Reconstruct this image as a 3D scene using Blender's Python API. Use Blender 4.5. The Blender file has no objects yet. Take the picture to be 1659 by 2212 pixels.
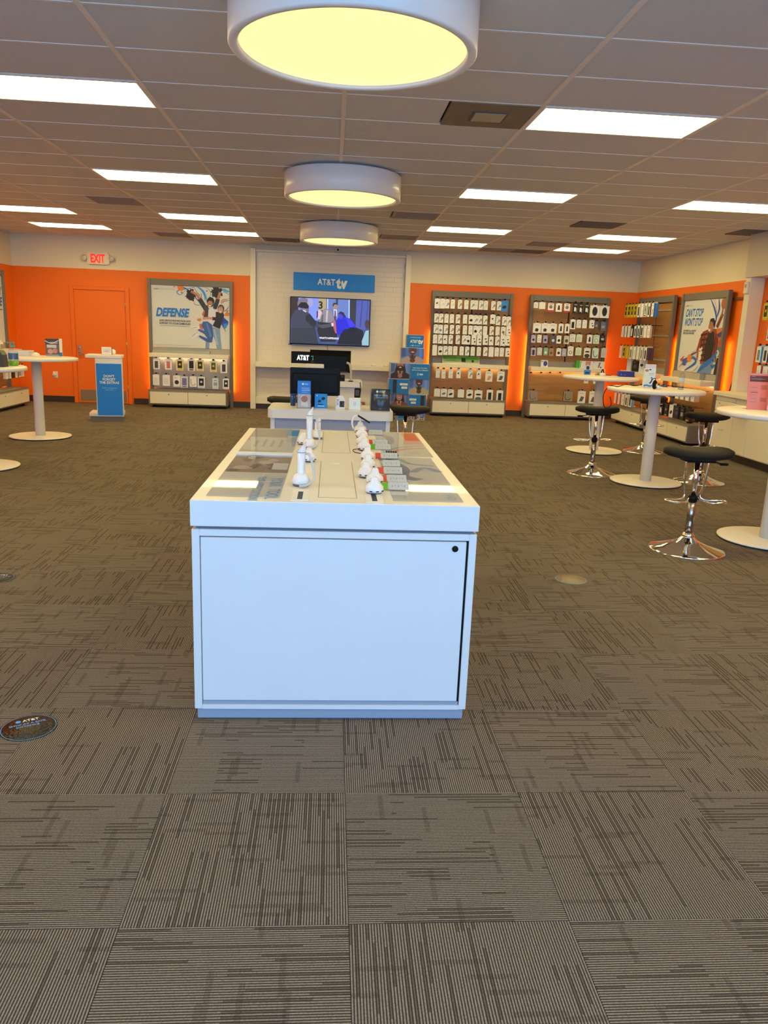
import bpy, bmesh, math, random
from mathutils import Vector, Matrix
random.seed(7)
R = math.radians
scene = bpy.context.scene
COL = scene.collection
W_IMG, H_IMG = 1659, 2212
# ---------------------------------------------------------------- camera (fitted to the carpet and ceiling grids)
FPX, PITCH, YAW, ROLL, CAMH = 1671.8, 0.23036, 0.07392, 0.03908, 1.5695
CFW = Vector((math.sin(YAW)*math.cos(PITCH), math.cos(YAW)*math.cos(PITCH), -math.sin(PITCH)))
_r = Vector((math.cos(YAW), -math.sin(YAW), 0)); _u = _r.cross(CFW)
CR = _r*math.cos(ROLL)+_u*math.sin(ROLL); CU = -_r*math.sin(ROLL)+_u*math.cos(ROLL)
CPOS = Vector((0, 0, CAMH))
cd = bpy.data.cameras.new('camera'); cam = bpy.data.objects.new('camera', cd); COL.objects.link(cam)
cd.sensor_fit = 'VERTICAL'; cd.sensor_height = 24.0; cd.lens = 24.0*FPX/H_IMG; cd.clip_start = 0.05; cd.clip_end = 200
M3 = Matrix((CR, CU, -CFW)).transposed()
cam.matrix_world = Matrix.Translation(CPOS) @ M3.to_4x4()
scene.camera = cam
def ray(x, y): return CFW + CR*((x-W_IMG/2)/FPX) - CU*((y-H_IMG/2)/FPX)
def PZ(x, y, z): d = ray(x, y); return CPOS + d*((z-CAMH)/d.z)
def PY(x, y, Y): d = ray(x, y); return CPOS + d*(Y/d.y)
def PX(x, y, X): d = ray(x, y); return CPOS + d*(X/d.x)
# ---------------------------------------------------------------- world: daylight outside the shop windows behind the camera
w = bpy.data.worlds.new('world'); scene.world = w; w.use_nodes = True
bg = w.node_tree.nodes['Background']; bg.inputs[0].default_value = (0.26, 0.56, 1.0, 1); bg.inputs[1].default_value = 6.1
TROFFER = ((1.0, 0.78, 0.29), 14.8)
DRUM = ((1.0, 0.78, 0.30), 1.35)
vs = scene.view_settings
vs.view_transform = 'Standard'; vs.look = 'None'; vs.exposure = 0.0; vs.gamma = 1.0; vs.use_curve_mapping = False
# room
XL, XR, YB, YF, ZC = -5.9, 5.92, 15.3, -1.8, 3.04
GZ = 2.47            # paint line
pl = bpy.data.lights.new('window_portal', 'AREA'); pl.shape = 'RECTANGLE'; pl.size = 10.6; pl.size_y = 2.55
try: pl.cycles.is_portal = True
except Exception: pass
po = bpy.data.objects.new('window_portal', pl); COL.objects.link(po); po.location = (0, YF+0.01, 1.45); po.rotation_euler = (R(90), 0, 0)

# ---------------------------------------------------------------- materials
MATS = {}
def nmat(name):
    m = bpy.data.materials.new(name); m.use_nodes = True
    return m, m.node_tree.nodes, m.node_tree.links, m.node_tree.nodes['Principled BSDF']
def P(name, col, rough=0.5, metal=0.0, var=0.0, scale=8.0, bump=0.0, bscale=60.0, coat=0.0, spec=None):
    if name in MATS: return MATS[name]
    m, N, L, b = nmat(name)
    b.inputs['Base Color'].default_value = (*col, 1); b.inputs['Roughness'].default_value = rough; b.inputs['Metallic'].default_value = metal
    if coat: b.inputs['Coat Weight'].default_value = coat
    if spec is not None: b.inputs['Specular IOR Level'].default_value = spec
    if var:
        tc = N.new('ShaderNodeTexCoord'); n = N.new('ShaderNodeTexNoise'); n.inputs['Scale'].default_value = scale; n.inputs['Detail'].default_value = 4
        mx = N.new('ShaderNodeMix'); mx.data_type = 'RGBA'
        mx.inputs[6].default_value = (*[c*(1-var) for c in col], 1); mx.inputs[7].default_value = (*[min(1, c*(1+var)) for c in col], 1)
        L.new(tc.outputs['Object'], n.inputs['Vector']); L.new(n.outputs['Fac'], mx.inputs[0]); L.new(mx.outputs[2], b.inputs['Base Color'])
    if bump:
        tc = N.new('ShaderNodeTexCoord'); n = N.new('ShaderNodeTexNoise'); n.inputs['Scale'].default_value = bscale; n.inputs['Detail'].default_value = 3
        bp = N.new('ShaderNodeBump'); bp.inputs['Strength'].default_value = bump; bp.inputs['Distance'].default_value = 0.01
        L.new(tc.outputs['Object'], n.inputs['Vector']); L.new(n.outputs['Fac'], bp.inputs['Height']); L.new(bp.outputs[0], b.inputs['Normal'])
    MATS[name] = m
    return m
def EM(name, col, s):
    if name in MATS: return MATS[name]
    m, N, L, b = nmat(name)
    b.inputs['Base Color'].default_value = (0.6*col[0], 0.6*col[1], 0.6*col[2], 1); b.inputs['Emission Color'].default_value = (*col, 1); b.inputs['Emission Strength'].default_value = s
    b.inputs['Roughness'].default_value = 0.4
    MATS[name] = m
    return m
def s2l(c): return tuple(((v/255)/12.92 if v/255 <= 0.04045 else ((v/255+0.055)/1.055)**2.4) for v in c)
def INK(c, rough=0.5):            # printed ink, sRGB 0-255
    c = tuple(int(v) for v in c)
    l = s2l(c)                    # apparent colour seen under the warm lamps -> ink colour in white light
    return P('ink_%d_%d_%d' % c, tuple(min(0.92, a*0.95/b) for a, b in zip(l, (1.0, 0.86, 0.56))), rough)
def GLOW(c, s=1.0):               # lit pixels of a screen or backlit sign
    c = tuple(int(v) for v in c)
    return EM('glow_%d_%d_%d_%d' % (c+(int(s*100),)), s2l(c), s)
def glass(name, tint=(1, 1, 1), refl=0.06, rough=0.02, keep=0.985):
    if name in MATS: return MATS[name]
    m, N, L, b = nmat(name); N.remove(b)
    out = N['Material Output']; t = N.new('ShaderNodeBsdfTransparent'); t.inputs[0].default_value = (*[c*keep for c in tint], 1)
    g = N.new('ShaderNodeBsdfGlossy'); g.inputs['Roughness'].default_value = rough
    lw = N.new('ShaderNodeLayerWeight'); lw.inputs[0].default_value = 0.5
    fac = math_node(N, L, 'ADD', 0.04, math_node(N, L, 'MULTIPLY', math_node(N, L, 'POWER', lw.outputs['Facing'], 4.0), 0.8))
    mx = N.new('ShaderNodeMixShader'); L.new(fac, mx.inputs[0]); L.new(t.outputs[0], mx.inputs[1]); L.new(g.outputs[0], mx.inputs[2]); L.new(mx.outputs[0], out.inputs[0])
    MATS[name] = m
    return m
def math_node(N, L, op, a, b=None, c=None):
    n = N.new('ShaderNodeMath'); n.operation = op
    for i, v in enumerate((a, b, c)):
        if v is None: continue
        if isinstance(v, (int, float)): n.inputs[i].default_value = v
        else: L.new(v, n.inputs[i])
    return n.outputs[0]
def wall_paint():
    m, N, L, b = nmat('wall_paint')
    g = N.new('ShaderNodeNewGeometry'); s = N.new('ShaderNodeSeparateXYZ'); L.new(g.outputs['Position'], s.inputs[0])
    st = math_node(N, L, 'GREATER_THAN', s.outputs['Z'], GZ)
    mx = N.new('ShaderNodeMix'); mx.data_type = 'RGBA'; mx.inputs[6].default_value = (0.86, 0.165, 0.001, 1); mx.inputs[7].default_value = (0.76, 0.69, 0.56, 1)
    L.new(st, mx.inputs[0]); L.new(mx.outputs[2], b.inputs['Base Color']); b.inputs['Roughness'].default_value = 0.55
    n = N.new('ShaderNodeTexNoise'); n.inputs['Scale'].default_value = 140; bp = N.new('ShaderNodeBump'); bp.inputs['Strength'].default_value = 0.06
    L.new(g.outputs['Position'], n.inputs['Vector']); L.new(n.outputs[0], bp.inputs['Height']); L.new(bp.outputs[0], b.inputs['Normal'])
    return m
def carpet():
    m, N, L, b = nmat('carpet')
    uv = N.new('ShaderNodeUVMap'); uv.uv_map = 'UVMap'; s = N.new('ShaderNodeSeparateXYZ'); L.new(uv.outputs[0], s.inputs[0])
    oi = N.new('ShaderNodeObjectInfo'); at = N.new('ShaderNodeAttribute'); at.attribute_name = 'tseed'
    seed = math_node(N, L, 'MULTIPLY', math_node(N, L, 'ADD', oi.outputs['Random'], at.outputs['Fac']), 917.0)
    u, v = s.outputs['X'], s.outputs['Y']
    def wn(a, bb, off=0.0):
        c = N.new('ShaderNodeCombineXYZ'); L.new(a, c.inputs[0]); L.new(bb, c.inputs[1]); L.new(math_node(N, L, 'ADD', seed, off), c.inputs[2])
        f = N.new('ShaderNodeVectorMath'); f.operation = 'FLOOR'; L.new(c.outputs[0], f.inputs[0])
        n = N.new('ShaderNodeTexWhiteNoise'); n.noise_dimensions = '3D'; L.new(f.outputs[0], n.inputs['Vector']); return n.outputs['Value']
    NR = 80.0
    un = math_node(N, L, 'MULTIPLY', u, NR); z0 = math_node(N, L, 'MULTIPLY', u, 0.0)
    rib = math_node(N, L, 'ABSOLUTE', math_node(N, L, 'SINE', math_node(N, L, 'MULTIPLY', un, math.pi)))     # 0 in the gaps, 1 on the rib
    wave = N.new('ShaderNodeTexNoise'); wave.inputs['Scale'].default_value = 90.0; wave.inputs['Detail'].default_value = 2
    mp = N.new('ShaderNodeMapping'); mp.inputs['Scale'].default_value = (1.0, 1.3, 1.0); L.new(uv.outputs[0], mp.inputs[0]); L.new(mp.outputs[0], wave.inputs['Vector'])
    rnd1 = wn(un, z0, 3.0)
    seg = wn(un, math_node(N, L, 'ADD', math_node(N, L, 'MULTIPLY', v, 2.8), rnd1), 11.0)
    dark = math_node(N, L, 'MULTIPLY', math_node(N, L, 'LESS_THAN', seg, 0.36), math_node(N, L, 'LESS_THAN', math_node(N, L, 'MODULO', math_node(N, L, 'FLOOR', un), 2.0), 0.5))
    blk = wn(math_node(N, L, 'MULTIPLY', u, 5.0), math_node(N, L, 'MULTIPLY', v, 4.0), 29.0)
    plain = math_node(N, L, 'LESS_THAN', blk, 0.26)
    dark = math_node(N, L, 'MULTIPLY', dark, math_node(N, L, 'SUBTRACT', 1.0, math_node(N, L, 'MULTIPLY', plain, 0.85)))
    vn = math_node(N, L, 'MULTIPLY', v, 38.0); rnd2 = wn(z0, vn, 41.0)
    bar = math_node(N, L, 'LESS_THAN', wn(math_node(N, L, 'ADD', math_node(N, L, 'MULTIPLY', u, 4.6), rnd2), vn, 53.0), 0.075)
    # light fraction
    l = math_node(N, L, 'MULTIPLY', math_node(N, L, 'POWER', rib, 2.0), 1.0)
    l = math_node(N, L, 'MULTIPLY', l, math_node(N, L, 'SUBTRACT', 1.0, math_node(N, L, 'MULTIPLY', dark, 0.60)))
    l = math_node(N, L, 'MULTIPLY', l, math_node(N, L, 'SUBTRACT', 1.0, math_node(N, L, 'MULTIPLY', bar, 0.30)))
    l = math_node(N, L, 'MULTIPLY', l, math_node(N, L, 'ADD', 0.25, math_node(N, L, 'MULTIPLY', wave.outputs[0], 1.5)))
    mx = N.new('ShaderNodeMix'); mx.data_type = 'RGBA'; mx.clamp_factor = True
    mx.inputs[6].default_value = (0.034, 0.024, 0.017, 1); mx.inputs[7].default_value = (0.315, 0.268, 0.222, 1)
    L.new(l, mx.inputs[0]); L.new(mx.outputs[2], b.inputs['Base Color']); b.inputs['Roughness'].default_value = 0.95; b.inputs['Specular IOR Level'].default_value = 0.1
    bp = N.new('ShaderNodeBump'); bp.inputs['Strength'].default_value = 0.5; bp.inputs['Distance'].default_value = 0.004; L.new(l, bp.inputs['Height']); L.new(bp.outputs[0], b.inputs['Normal'])
    return m
def wood(name, c1, c2):
    m, N, L, b = nmat(name)
    tc = N.new('ShaderNodeTexCoord'); mp = N.new('ShaderNodeMapping'); mp.inputs['Scale'].default_value = (1.6, 8, 16)
    n = N.new('ShaderNodeTexNoise'); n.inputs['Scale'].default_value = 2.2; n.inputs['Detail'].default_value = 6; n.inputs['Distortion'].default_value = 0.6
    s = N.new('ShaderNodeSeparateXYZ'); L.new(tc.outputs['Object'], s.inputs[0])
    c = N.new('ShaderNodeCombineXYZ'); row = math_node(N, L, 'FLOOR', math_node(N, L, 'MULTIPLY', s.outputs['Z'], 13.0))
    wn0 = N.new('ShaderNodeTexWhiteNoise'); wn0.noise_dimensions = '1D'; L.new(row, wn0.inputs['W'])
    cell = math_node(N, L, 'FLOOR', math_node(N, L, 'ADD', math_node(N, L, 'MULTIPLY', s.outputs['X'], 2.4), math_node(N, L, 'MULTIPLY', wn0.outputs[0], 3)))
    L.new(row, c.inputs[0]); L.new(cell, c.inputs[1]); wn1 = N.new('ShaderNodeTexWhiteNoise'); L.new(c.outputs[0], wn1.inputs['Vector'])
    L.new(tc.outputs['Object'], mp.inputs[0]); L.new(mp.outputs[0], n.inputs['Vector'])
    f = math_node(N, L, 'ADD', math_node(N, L, 'MULTIPLY', n.outputs[0], 0.8), math_node(N, L, 'MULTIPLY', wn1.outputs[0], 0.3))
    mx = N.new('ShaderNodeMix'); mx.data_type = 'RGBA'; mx.inputs[6].default_value = (*c1, 1); mx.inputs[7].default_value = (*c2, 1)
    L.new(f, mx.inputs[0]); L.new(mx.outputs[2], b.inputs['Base Color']); b.inputs['Roughness'].default_value = 0.45
    return m
def perforated():
    m, N, L, b = nmat('perforated_metal')
    tc = N.new('ShaderNodeTexCoord'); s = N.new('ShaderNodeSeparateXYZ'); L.new(tc.outputs['Object'], s.inputs[0])
    def pp(o): return math_node(N, L, 'SUBTRACT', math_node(N, L, 'FRACT', math_node(N, L, 'MULTIPLY', o, 40.0)), 0.5)
    a, c = pp(s.outputs['X']), pp(s.outputs['Z'])
    d = math_node(N, L, 'SQRT', math_node(N, L, 'ADD', math_node(N, L, 'MULTIPLY', a, a), math_node(N, L, 'MULTIPLY', c, c)))
    h = math_node(N, L, 'LESS_THAN', d, 0.22)
    mx = N.new('ShaderNodeMix'); mx.data_type = 'RGBA'; mx.inputs[6].default_value = (0.46, 0.46, 0.54, 1); mx.inputs[7].default_value = (0.30, 0.30, 0.36, 1)
    L.new(h, mx.inputs[0]); L.new(mx.outputs[2], b.inputs['Base Color']); b.inputs['Roughness'].default_value = 0.5
    return m
M_WALL = wall_paint(); M_CARPET = carpet()
M_WOOD = wood('oak_board', (0.27, 0.125, 0.042), (0.50, 0.275, 0.105)); M_PERF = perforated()
M_WHITE = P('white_laminate', (0.80, 0.79, 0.77), 0.35, var=0.02, scale=3, coat=0.15)
M_WHITE2 = P('white_powder_coat', (0.80, 0.78, 0.75), 0.4)
M_CREAM = P('cream_trim', (0.76, 0.73, 0.64), 0.45)
M_GREY = P('grey_metal', (0.165, 0.155, 0.145), 0.45, var=0.05)
M_GREYL = P('light_grey_panel', (0.36, 0.35, 0.34), 0.45)
M_BLK = P('black_plastic', (0.006, 0.006, 0.0065), 0.4, spec=0.15)
M_BLKR = P('black_rubber', (0.011, 0.010, 0.009), 0.6, spec=0.25, bump=0.25, bscale=45)
M_CHROME = P('chrome', (0.86, 0.85, 0.84), 0.07, 1.0)
M_STEEL = P('brushed_steel', (0.55, 0.53, 0.50), 0.3, 1.0)
M_TILE = P('ceiling_mineral', (0.66, 0.64, 0.62), 0.95, var=0.05, scale=30, bump=0.3, bscale=220)
M_GRID = P('ceiling_grid_paint', (0.84, 0.74, 0.64), 0.5)
M_BASEB = P('baseboard_vinyl', (0.035, 0.025, 0.022), 0.5)
M_PLINTH = P('plinth_blue_grey', (0.33, 0.38, 0.46), 0.45)
M_ORANGE = P('orange_door_paint', (0.86, 0.165, 0.001), 0.4)
M_BRICK = P('white_brick_panel', (0.72, 0.68, 0.66), 0.5, var=0.03, scale=5)
M_JOINT = P('brick_joint', (0.60, 0.56, 0.54), 0.8)
M_CLEAR = glass('clear_acrylic'); M_PANE = glass('window_pane', keep=0.95)
M_PET = glass('pet_plastic', tint=(0.93, 0.95, 0.97), keep=0.96)

# ---------------------------------------------------------------- mesh helpers
class MB:
    def __init__(s): s.v = []; s.f = []; s.m = []; s.mats = []; s.smooth = []; s.uv = {}
    def mi(s, mat):
        if mat is None: return 0
        if mat not in s.mats: s.mats.append(mat)
        return s.mats.index(mat)
    def add(s, verts, faces, mat=None, smooth=False):
        o = len(s.v); s.v += [tuple(v) for v in verts]; k = s.mi(mat)
        for f in faces: s.f.append(tuple(i+o for i in f)); s.m.append(k); s.smooth.append(smooth)
        return s
    def box(s, x0, x1, y0, y1, z0, z1, mat=None, M=None):
        v = [(x0, y0, z0), (x1, y0, z0), (x1, y1, z0), (x0, y1, z0), (x0, y0, z1), (x1, y0, z1), (x1, y1, z1), (x0, y1, z1)]
        if M is not None: v = [M @ Vector(q) for q in v]
        return s.add(v, [(0, 3, 2, 1), (4, 5, 6, 7), (0, 1, 5, 4), (1, 2, 6, 5), (2, 3, 7, 6), (3, 0, 4, 7)], mat)
    def bevel_box(s, x0, x1, y0, y1, z0, z1, r=0.004, seg=1, mat=None, M=None):
        bm = bmesh.new(); bmesh.ops.create_cube(bm, size=1.0)
        for v in bm.verts: v.co = Vector(((x0+x1)/2+v.co.x*(x1-x0), (y0+y1)/2+v.co.y*(y1-y0), (z0+z1)/2+v.co.z*(z1-z0)))
        bmesh.ops.bevel(bm, geom=list(bm.edges), offset=min(r, 0.45*min(x1-x0, y1-y0, z1-z0)), segments=seg, affect='EDGES', profile=0.5)
        return s.bm(bm, mat, M)
    def bm(s, bm, mat=None, M=None, smooth=False):
        bm.verts.index_update()
        v = [(M @ q.co) if M is not None else q.co.copy() for q in bm.verts]
        s.add(v, [[q.index for q in f.verts] for f in bm.faces], mat, smooth); bm.free(); return s
    def lathe(s, prof, n=32, mat=None, c=(0, 0, 0), smooth=True, M=None):
        vs, fs = [], []
        for (r, z) in prof:
            for k in range(n):
                a = 2*math.pi*k/n; vs.append(Vector((c[0]+r*math.cos(a), c[1]+r*math.sin(a), c[2]+z)))
        for i in range(len(prof)-1):
            for k in range(n): k2 = (k+1) % n; fs.append((i*n+k, i*n+k2, (i+1)*n+k2, (i+1)*n+k))
        if prof[0][0] > 1e-6: fs.append(tuple(reversed(range(n))))
        if prof[-1][0] > 1e-6: fs.append(tuple((len(prof)-1)*n+k for k in range(n)))
        if M is not None: vs = [M @ v for v in vs]
        return s.add(vs, fs, mat, smooth)
    def cyl(s, c, r, z0, z1, n=24, mat=None, smooth=True): return s.lathe([(r, z0), (r, z1)], n, mat, (c[0], c[1], 0), smooth)
    def prism(s, pts, y0, y1, mat=None, axis='y', M=None):      # polygon in x-z swept along y (or x-y along z)
        n = len(pts)
        if axis == 'y': v = [Vector((a, y0, b)) for a, b in pts]+[Vector((a, y1, b)) for a, b in pts]
        elif axis == 'x': v = [Vector((y0, a, b)) for a, b in pts]+[Vector((y1, a, b)) for a, b in pts]
        else: v = [Vector((a, b, y0)) for a, b in pts]+[Vector((a, b, y1)) for a, b in pts]
        if M is not None: v = [M @ q for q in v]
        f = [tuple(range(n)), tuple(reversed(range(n, 2*n)))]+[(i, i+n, (i+1) % n+n, (i+1) % n) for i in range(n)]
        return s.add(v, f, mat)
    def tube(s, path, r, n=8, mat=None, closed=False, sub=4):
        pts = catmull([Vector(q) for q in path], sub, closed) if sub > 1 else [Vector(q) for q in path]
        rr = r if isinstance(r, (list, tuple)) else None
        vs, fs = [], []; m = len(pts); up = None
        for i, q in enumerate(pts):
            a = pts[(i-1) % m] if (closed or i > 0) else q; b = pts[(i+1) % m] if (closed or i < m-1) else q
            t = (b-a).normalized()
            if up is None: up = t.orthogonal().normalized()
            up = (up - t*up.dot(t)); up = up.normalized() if up.length > 1e-6 else t.orthogonal().normalized(); sd = t.cross(up)
            rad = r if rr is None else rr[0]+(rr[-1]-rr[0])*i/(m-1)
            for k in range(n): an = 2*math.pi*k/n; vs.append(q+up*(rad*math.cos(an))+sd*(rad*math.sin(an)))
        for i in range(m if closed else m-1):
            j = (i+1) % m
            for k in range(n): k2 = (k+1) % n; fs.append((i*n+k, i*n+k2, j*n+k2, j*n+k))
        if not closed: fs.append(tuple(reversed(range(n)))); fs.append(tuple((m-1)*n+k for k in range(n)))
        return s.add(vs, fs, mat, True)
    def mesh(s, name, mat=None):
        me = bpy.data.meshes.new(name); me.from_pydata(s.v, [], s.f)
        ms = s.mats or ([mat] if mat else [])
        for m in ms: me.materials.append(m)
        if len(ms) > 1: me.polygons.foreach_set('material_index', s.m)
        me.polygons.foreach_set('use_smooth', s.smooth)
        me.update()
        bm = bmesh.new(); bm.from_mesh(me); bmesh.ops.recalc_face_normals(bm, faces=bm.faces) if not getattr(s, 'keepn', False) else None; bm.to_mesh(me); bm.free()
        return me
    def build(s, name, mat=None, parent=None, loc=None, rot=None):
        return link(name, s.mesh(name, mat), parent, loc, rot)
def link(name, me, parent=None, loc=None, rot=None):
    o = bpy.data.objects.new(name, me); COL.objects.link(o)
    if parent is not None: o.parent = parent
    if loc is not None: o.location = loc
    if rot is not None: o.rotation_euler = rot
    return o
def catmull(p, sub=4, closed=False):
    n = len(p); out = []
    for i in range(n if closed else n-1):
        p0 = p[(i-1) % n] if (closed or i > 0) else p[i]; p1 = p[i]; p2 = p[(i+1) % n]; p3 = p[(i+2) % n] if (closed or i+2 < n) else p2
        for k in range(sub):
            t = k/sub; out.append(0.5*((2*p1)+(p2-p0)*t+(2*p0-5*p1+4*p2-p3)*t*t+(3*p1-p0-3*p2+p3)*t**3))
    if not closed: out.append(p[-1])
    return out
def tag(o, label=None, cat=None, group=None, kind=None):
    if label: o['label'] = label
    if cat: o['category'] = cat
    if group: o['group'] = group
    if kind: o['kind'] = kind
    return o
def thing(name, label, cat, loc=(0, 0, 0), rz=0.0, group=None):
    o = bpy.data.objects.new(name, None); COL.objects.link(o); o.location = loc; o.rotation_euler = (0, 0, rz); o.empty_display_size = 0.05
    return tag(o, label, cat, group)
def dup(o, parent=None):
    c = o.copy(); COL.objects.link(c); c.parent = parent
    for ch in list(o.children): dup(ch, c)
    return c
def struct(name, mb, mat, parent=None):
    o = mb.build(name, mat, parent)
    if parent is None: o['kind'] = 'structure'
    return o
# ---------------------------------------------------------------- lettering and flat print
TXT = {}
def text_mesh(s, bold=0.0):
    k = (s, bold)
    if k in TXT: return TXT[k]
    c = bpy.data.curves.new('txt', 'FONT'); c.body = s; c.size = 1.0; c.resolution_u = 3; c.offset = bold; c.align_x = 'LEFT'
    o = bpy.data.objects.new('txt', c); COL.objects.link(o)
    dg = bpy.context.evaluated_depsgraph_get(); me = o.evaluated_get(dg).to_mesh()
    vs = [(v.co.x, v.co.y) for v in me.vertices]; fs = [tuple(p.vertices) for p in me.polygons]
    o.evaluated_get(dg).to_mesh_clear(); bpy.data.objects.remove(o); bpy.data.curves.remove(c)
    x0 = min(v[0] for v in vs); x1 = max(v[0] for v in vs)
    TXT[k] = ([(a-x0, b) for a, b in vs], fs, x1-x0)
    return TXT[k]
class Print:
    """flat print: layers of ink on a plane; frame maps (u, v) metres to 3D"""
    def __init__(s, org, ux, vy, nrm, lift=0.0005, inkf=INK):
        s.o, s.ux, s.vy, s.n = Vector(org), Vector(ux), Vector(vy), Vector(nrm); s.k = 1; s.lift = lift; s.mb = MB(); s.mb.keepn = True; s.ink = inkf; s.map = None
    def pt(s, u, v): return s.o+s.ux*u+s.vy*v+s.n*(s.lift*s.k)
    def poly(s, pts, col, mapped=True):
        if s.map and mapped: pts = [s.map(*q) for q in pts]
        a = sum(pts[i][0]*pts[(i+1) % len(pts)][1]-pts[(i+1) % len(pts)][0]*pts[i][1] for i in range(len(pts)))
        if a < 0: pts = pts[::-1]
        s.mb.add([s.pt(*q) for q in pts], [tuple(range(len(pts)))], s.ink(col)); s.k += 0.25; return s
    def rect(s, u0, v0, u1, v1, col): return s.poly([(u0, v0), (u1, v0), (u1, v1), (u0, v1)], col)
    def ell(s, u, v, a, b, col, n=18, rot=0.0, jag=0.0):
        rnd = random.Random(int(u*1e4)+int(v*1e3)); ps = []
        for k in range(n):
            t = 2*math.pi*k/n; q = 1+jag*(rnd.random()*2-1); x, y = a*q*math.cos(t), b*q*math.sin(t)
            ps.append((u+x*math.cos(rot)-y*math.sin(rot), v+x*math.sin(rot)+y*math.cos(rot)))
        return s.poly(ps, col)
    def stroke(s, pts, wd, col, sub=5, taper=False):
        if s.map: pts = [s.map(*q) for q in pts]
        c = catmull([Vector((a, b, 0)) for a, b in pts], sub) if len(pts) > 2 else [Vector((a, b, 0)) for a, b in pts]
        L_, R_ = [], []; m = len(c)
        for i, q in enumerate(c):
            t = (c[min(i+1, m-1)]-c[max(i-1, 0)]); t = t.normalized() if t.length > 0 else Vector((1, 0, 0)); nn = Vector((-t.y, t.x, 0))
            h = wd/2*((1-abs(2*i/(m-1)-1)**2*0.85) if taper else 1); L_.append(q+nn*h); R_.append(q-nn*h)
        vs = [s.pt(q.x, q.y) for q in L_]+[s.pt(q.x, q.y) for q in R_]
        s.mb.add(vs, [(i+m, i+1+m, i+1, i) for i in range(m-1)], s.ink(col)); s.k += 0.25; return s
    def text(s, t, u, v, size, col, bold=0.0, shear=0.0, align='L', wscale=1.0, rot=0.0):
        vs, fs, wd = text_mesh(t, bold); wd *= size*wscale
        off = {'L': 0, 'C': -wd/2, 'R': -wd}[align]; ca, sa = math.cos(rot), math.sin(rot)
        q = []
        for a, b in vs:
            x, y = off+(a*wscale+b*shear)*size, b*size; q.append(s.pt(u+x*ca-y*sa, v+x*sa+y*ca))
        s.mb.add(q, fs, s.ink(col)); s.k += 0.25; return s
    def build(s, name, parent): return s.mb.build(name, None, parent)
def twidth(t, size, bold=0.0, wscale=1.0): return text_mesh(t, bold)[2]*size*wscale
def quad(TL, TR, BR, BL, w, h):
    def f(x, y):
        u = v = 0.5
        for _ in range(6):
            xl = TL[0]+(BL[0]-TL[0])*v; xr = TR[0]+(BR[0]-TR[0])*v; u = (x-xl)/(xr-xl)
            yt = TL[1]+(TR[1]-TL[1])*u; yb = BL[1]+(BR[1]-BL[1])*u; v = (y-yt)/(yb-yt)
        return (min(max(u, 0), 1)*w, (1-min(max(v, 0), 1))*h)
    return f
def front_print(w, h, y, x0=None, z0=0.0, inkf=INK):     # plane facing -y, origin lower left
    return Print((x0 if x0 is not None else -w/2, y, z0), (1, 0, 0), (0, 0, 1), (0, -1, 0), inkf=inkf)

# ================================================================ STRUCTURE
T = 0.6096
FX0, FY0 = 0.080, 2.3956
CX1, CXM, CXL, CY0 = 1.347, 0.045, -1.25, 5.47
# floor
fl = MB(); fl.box(XL-0.15, XR+0.15, YF-0.15, YB+0.15, -0.12, -0.006)
floor = struct('floor', fl, P('floor_glue', (0.12, 0.10, 0.08), 0.9))
g = 0.0005
tm = MB(); hw = T/2-g
tm.bevel_box(-hw, hw, -hw, hw, -0.0065, 0.0, 0.0008)
def add_uv(me, fn):
    uvl = me.uv_layers.new(name='UVMap')
    for p in me.polygons:
        for li in p.loop_indices:
            uvl.data[li].uv = fn(me.vertices[me.loops[li].vertex_index].co, p)
tile_me = tm.mesh('carpet_tile', M_CARPET); add_uv(tile_me, lambda c, p: (c.x/T+0.5, c.y/T+0.5))
far = MB(); far_info = []
cand = []
for c in range(-11, 10):
    for r in range(-8, 22):
        x0, y0 = FX0+c*T, FY0+r*T; x1, y1 = x0+T, y0+T
        if x1 < XL or x0 > XR or y0 > YB or y1 < YF: continue
        cx, cy = (x0+x1)/2, (y0+y1)/2; vis = False
        if cy > 0.9 and cy < 11.6:
            for qx, qy in ((x0, y0), (x1, y0), (x0, y1), (x1, y1), (cx, cy)):
                d = Vector((qx, qy, 0))-CPOS; zz = d.dot(CFW)
                if zz > 0.2 and -5 < W_IMG/2+FPX*d.dot(CR)/zz < W_IMG+5 and H_IMG/2-FPX*d.dot(CU)/zz < H_IMG+5: vis = True
        full = x0 >= XL and x1 <= XR and y1 <= YB and y0 >= YF
        cand.append((c, r, cx, cy, vis and full))
near = sorted([q for q in cand if q[4]], key=lambda q: q[3])[:298]; nset = set((q[0], q[1]) for q in near)
for c, r, cx, cy, _ in near:
    o = link('carpet_tile', tile_me, floor, (cx, cy, 0), (0, 0, R(90) if (c+r) % 2 else 0))
fv, ff, fuv, fsd = [], [], [], []
for c, r, cx, cy, _ in cand:
    if (c, r) in nset: continue
    q = [(max(XL, cx-hw), max(YF, cy-hw)), (min(XR, cx+hw), max(YF, cy-hw)), (min(XR, cx+hw), min(YB, cy+hw)), (max(XL, cx-hw), min(YB, cy+hw))]
    o = len(fv); fv += [(a, b, 0) for a, b in q]; ff.append((o, o+1, o+2, o+3)); s_ = random.random()
    for a, b in q:
        u_, v_ = (a-cx)/T+0.5, (b-cy)/T+0.5; fuv.append((v_, u_) if (c+r) % 2 else (u_, v_))
    fsd.append(s_)
fm = bpy.data.meshes.new('carpet_tile_field'); fm.from_pydata(fv, [], ff); fm.materials.append(M_CARPET)
ul = fm.uv_layers.new(name='UVMap')
for p in fm.polygons:
    for k, li in enumerate(p.loop_indices): ul.data[li].uv = fuv[p.index*4+k]
at = fm.attributes.new('tseed', 'FLOAT', 'FACE'); at.data.foreach_set('value', fsd)
o = link('carpet_tile_field', fm, floor); o['kind'] = 'stuff'
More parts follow.
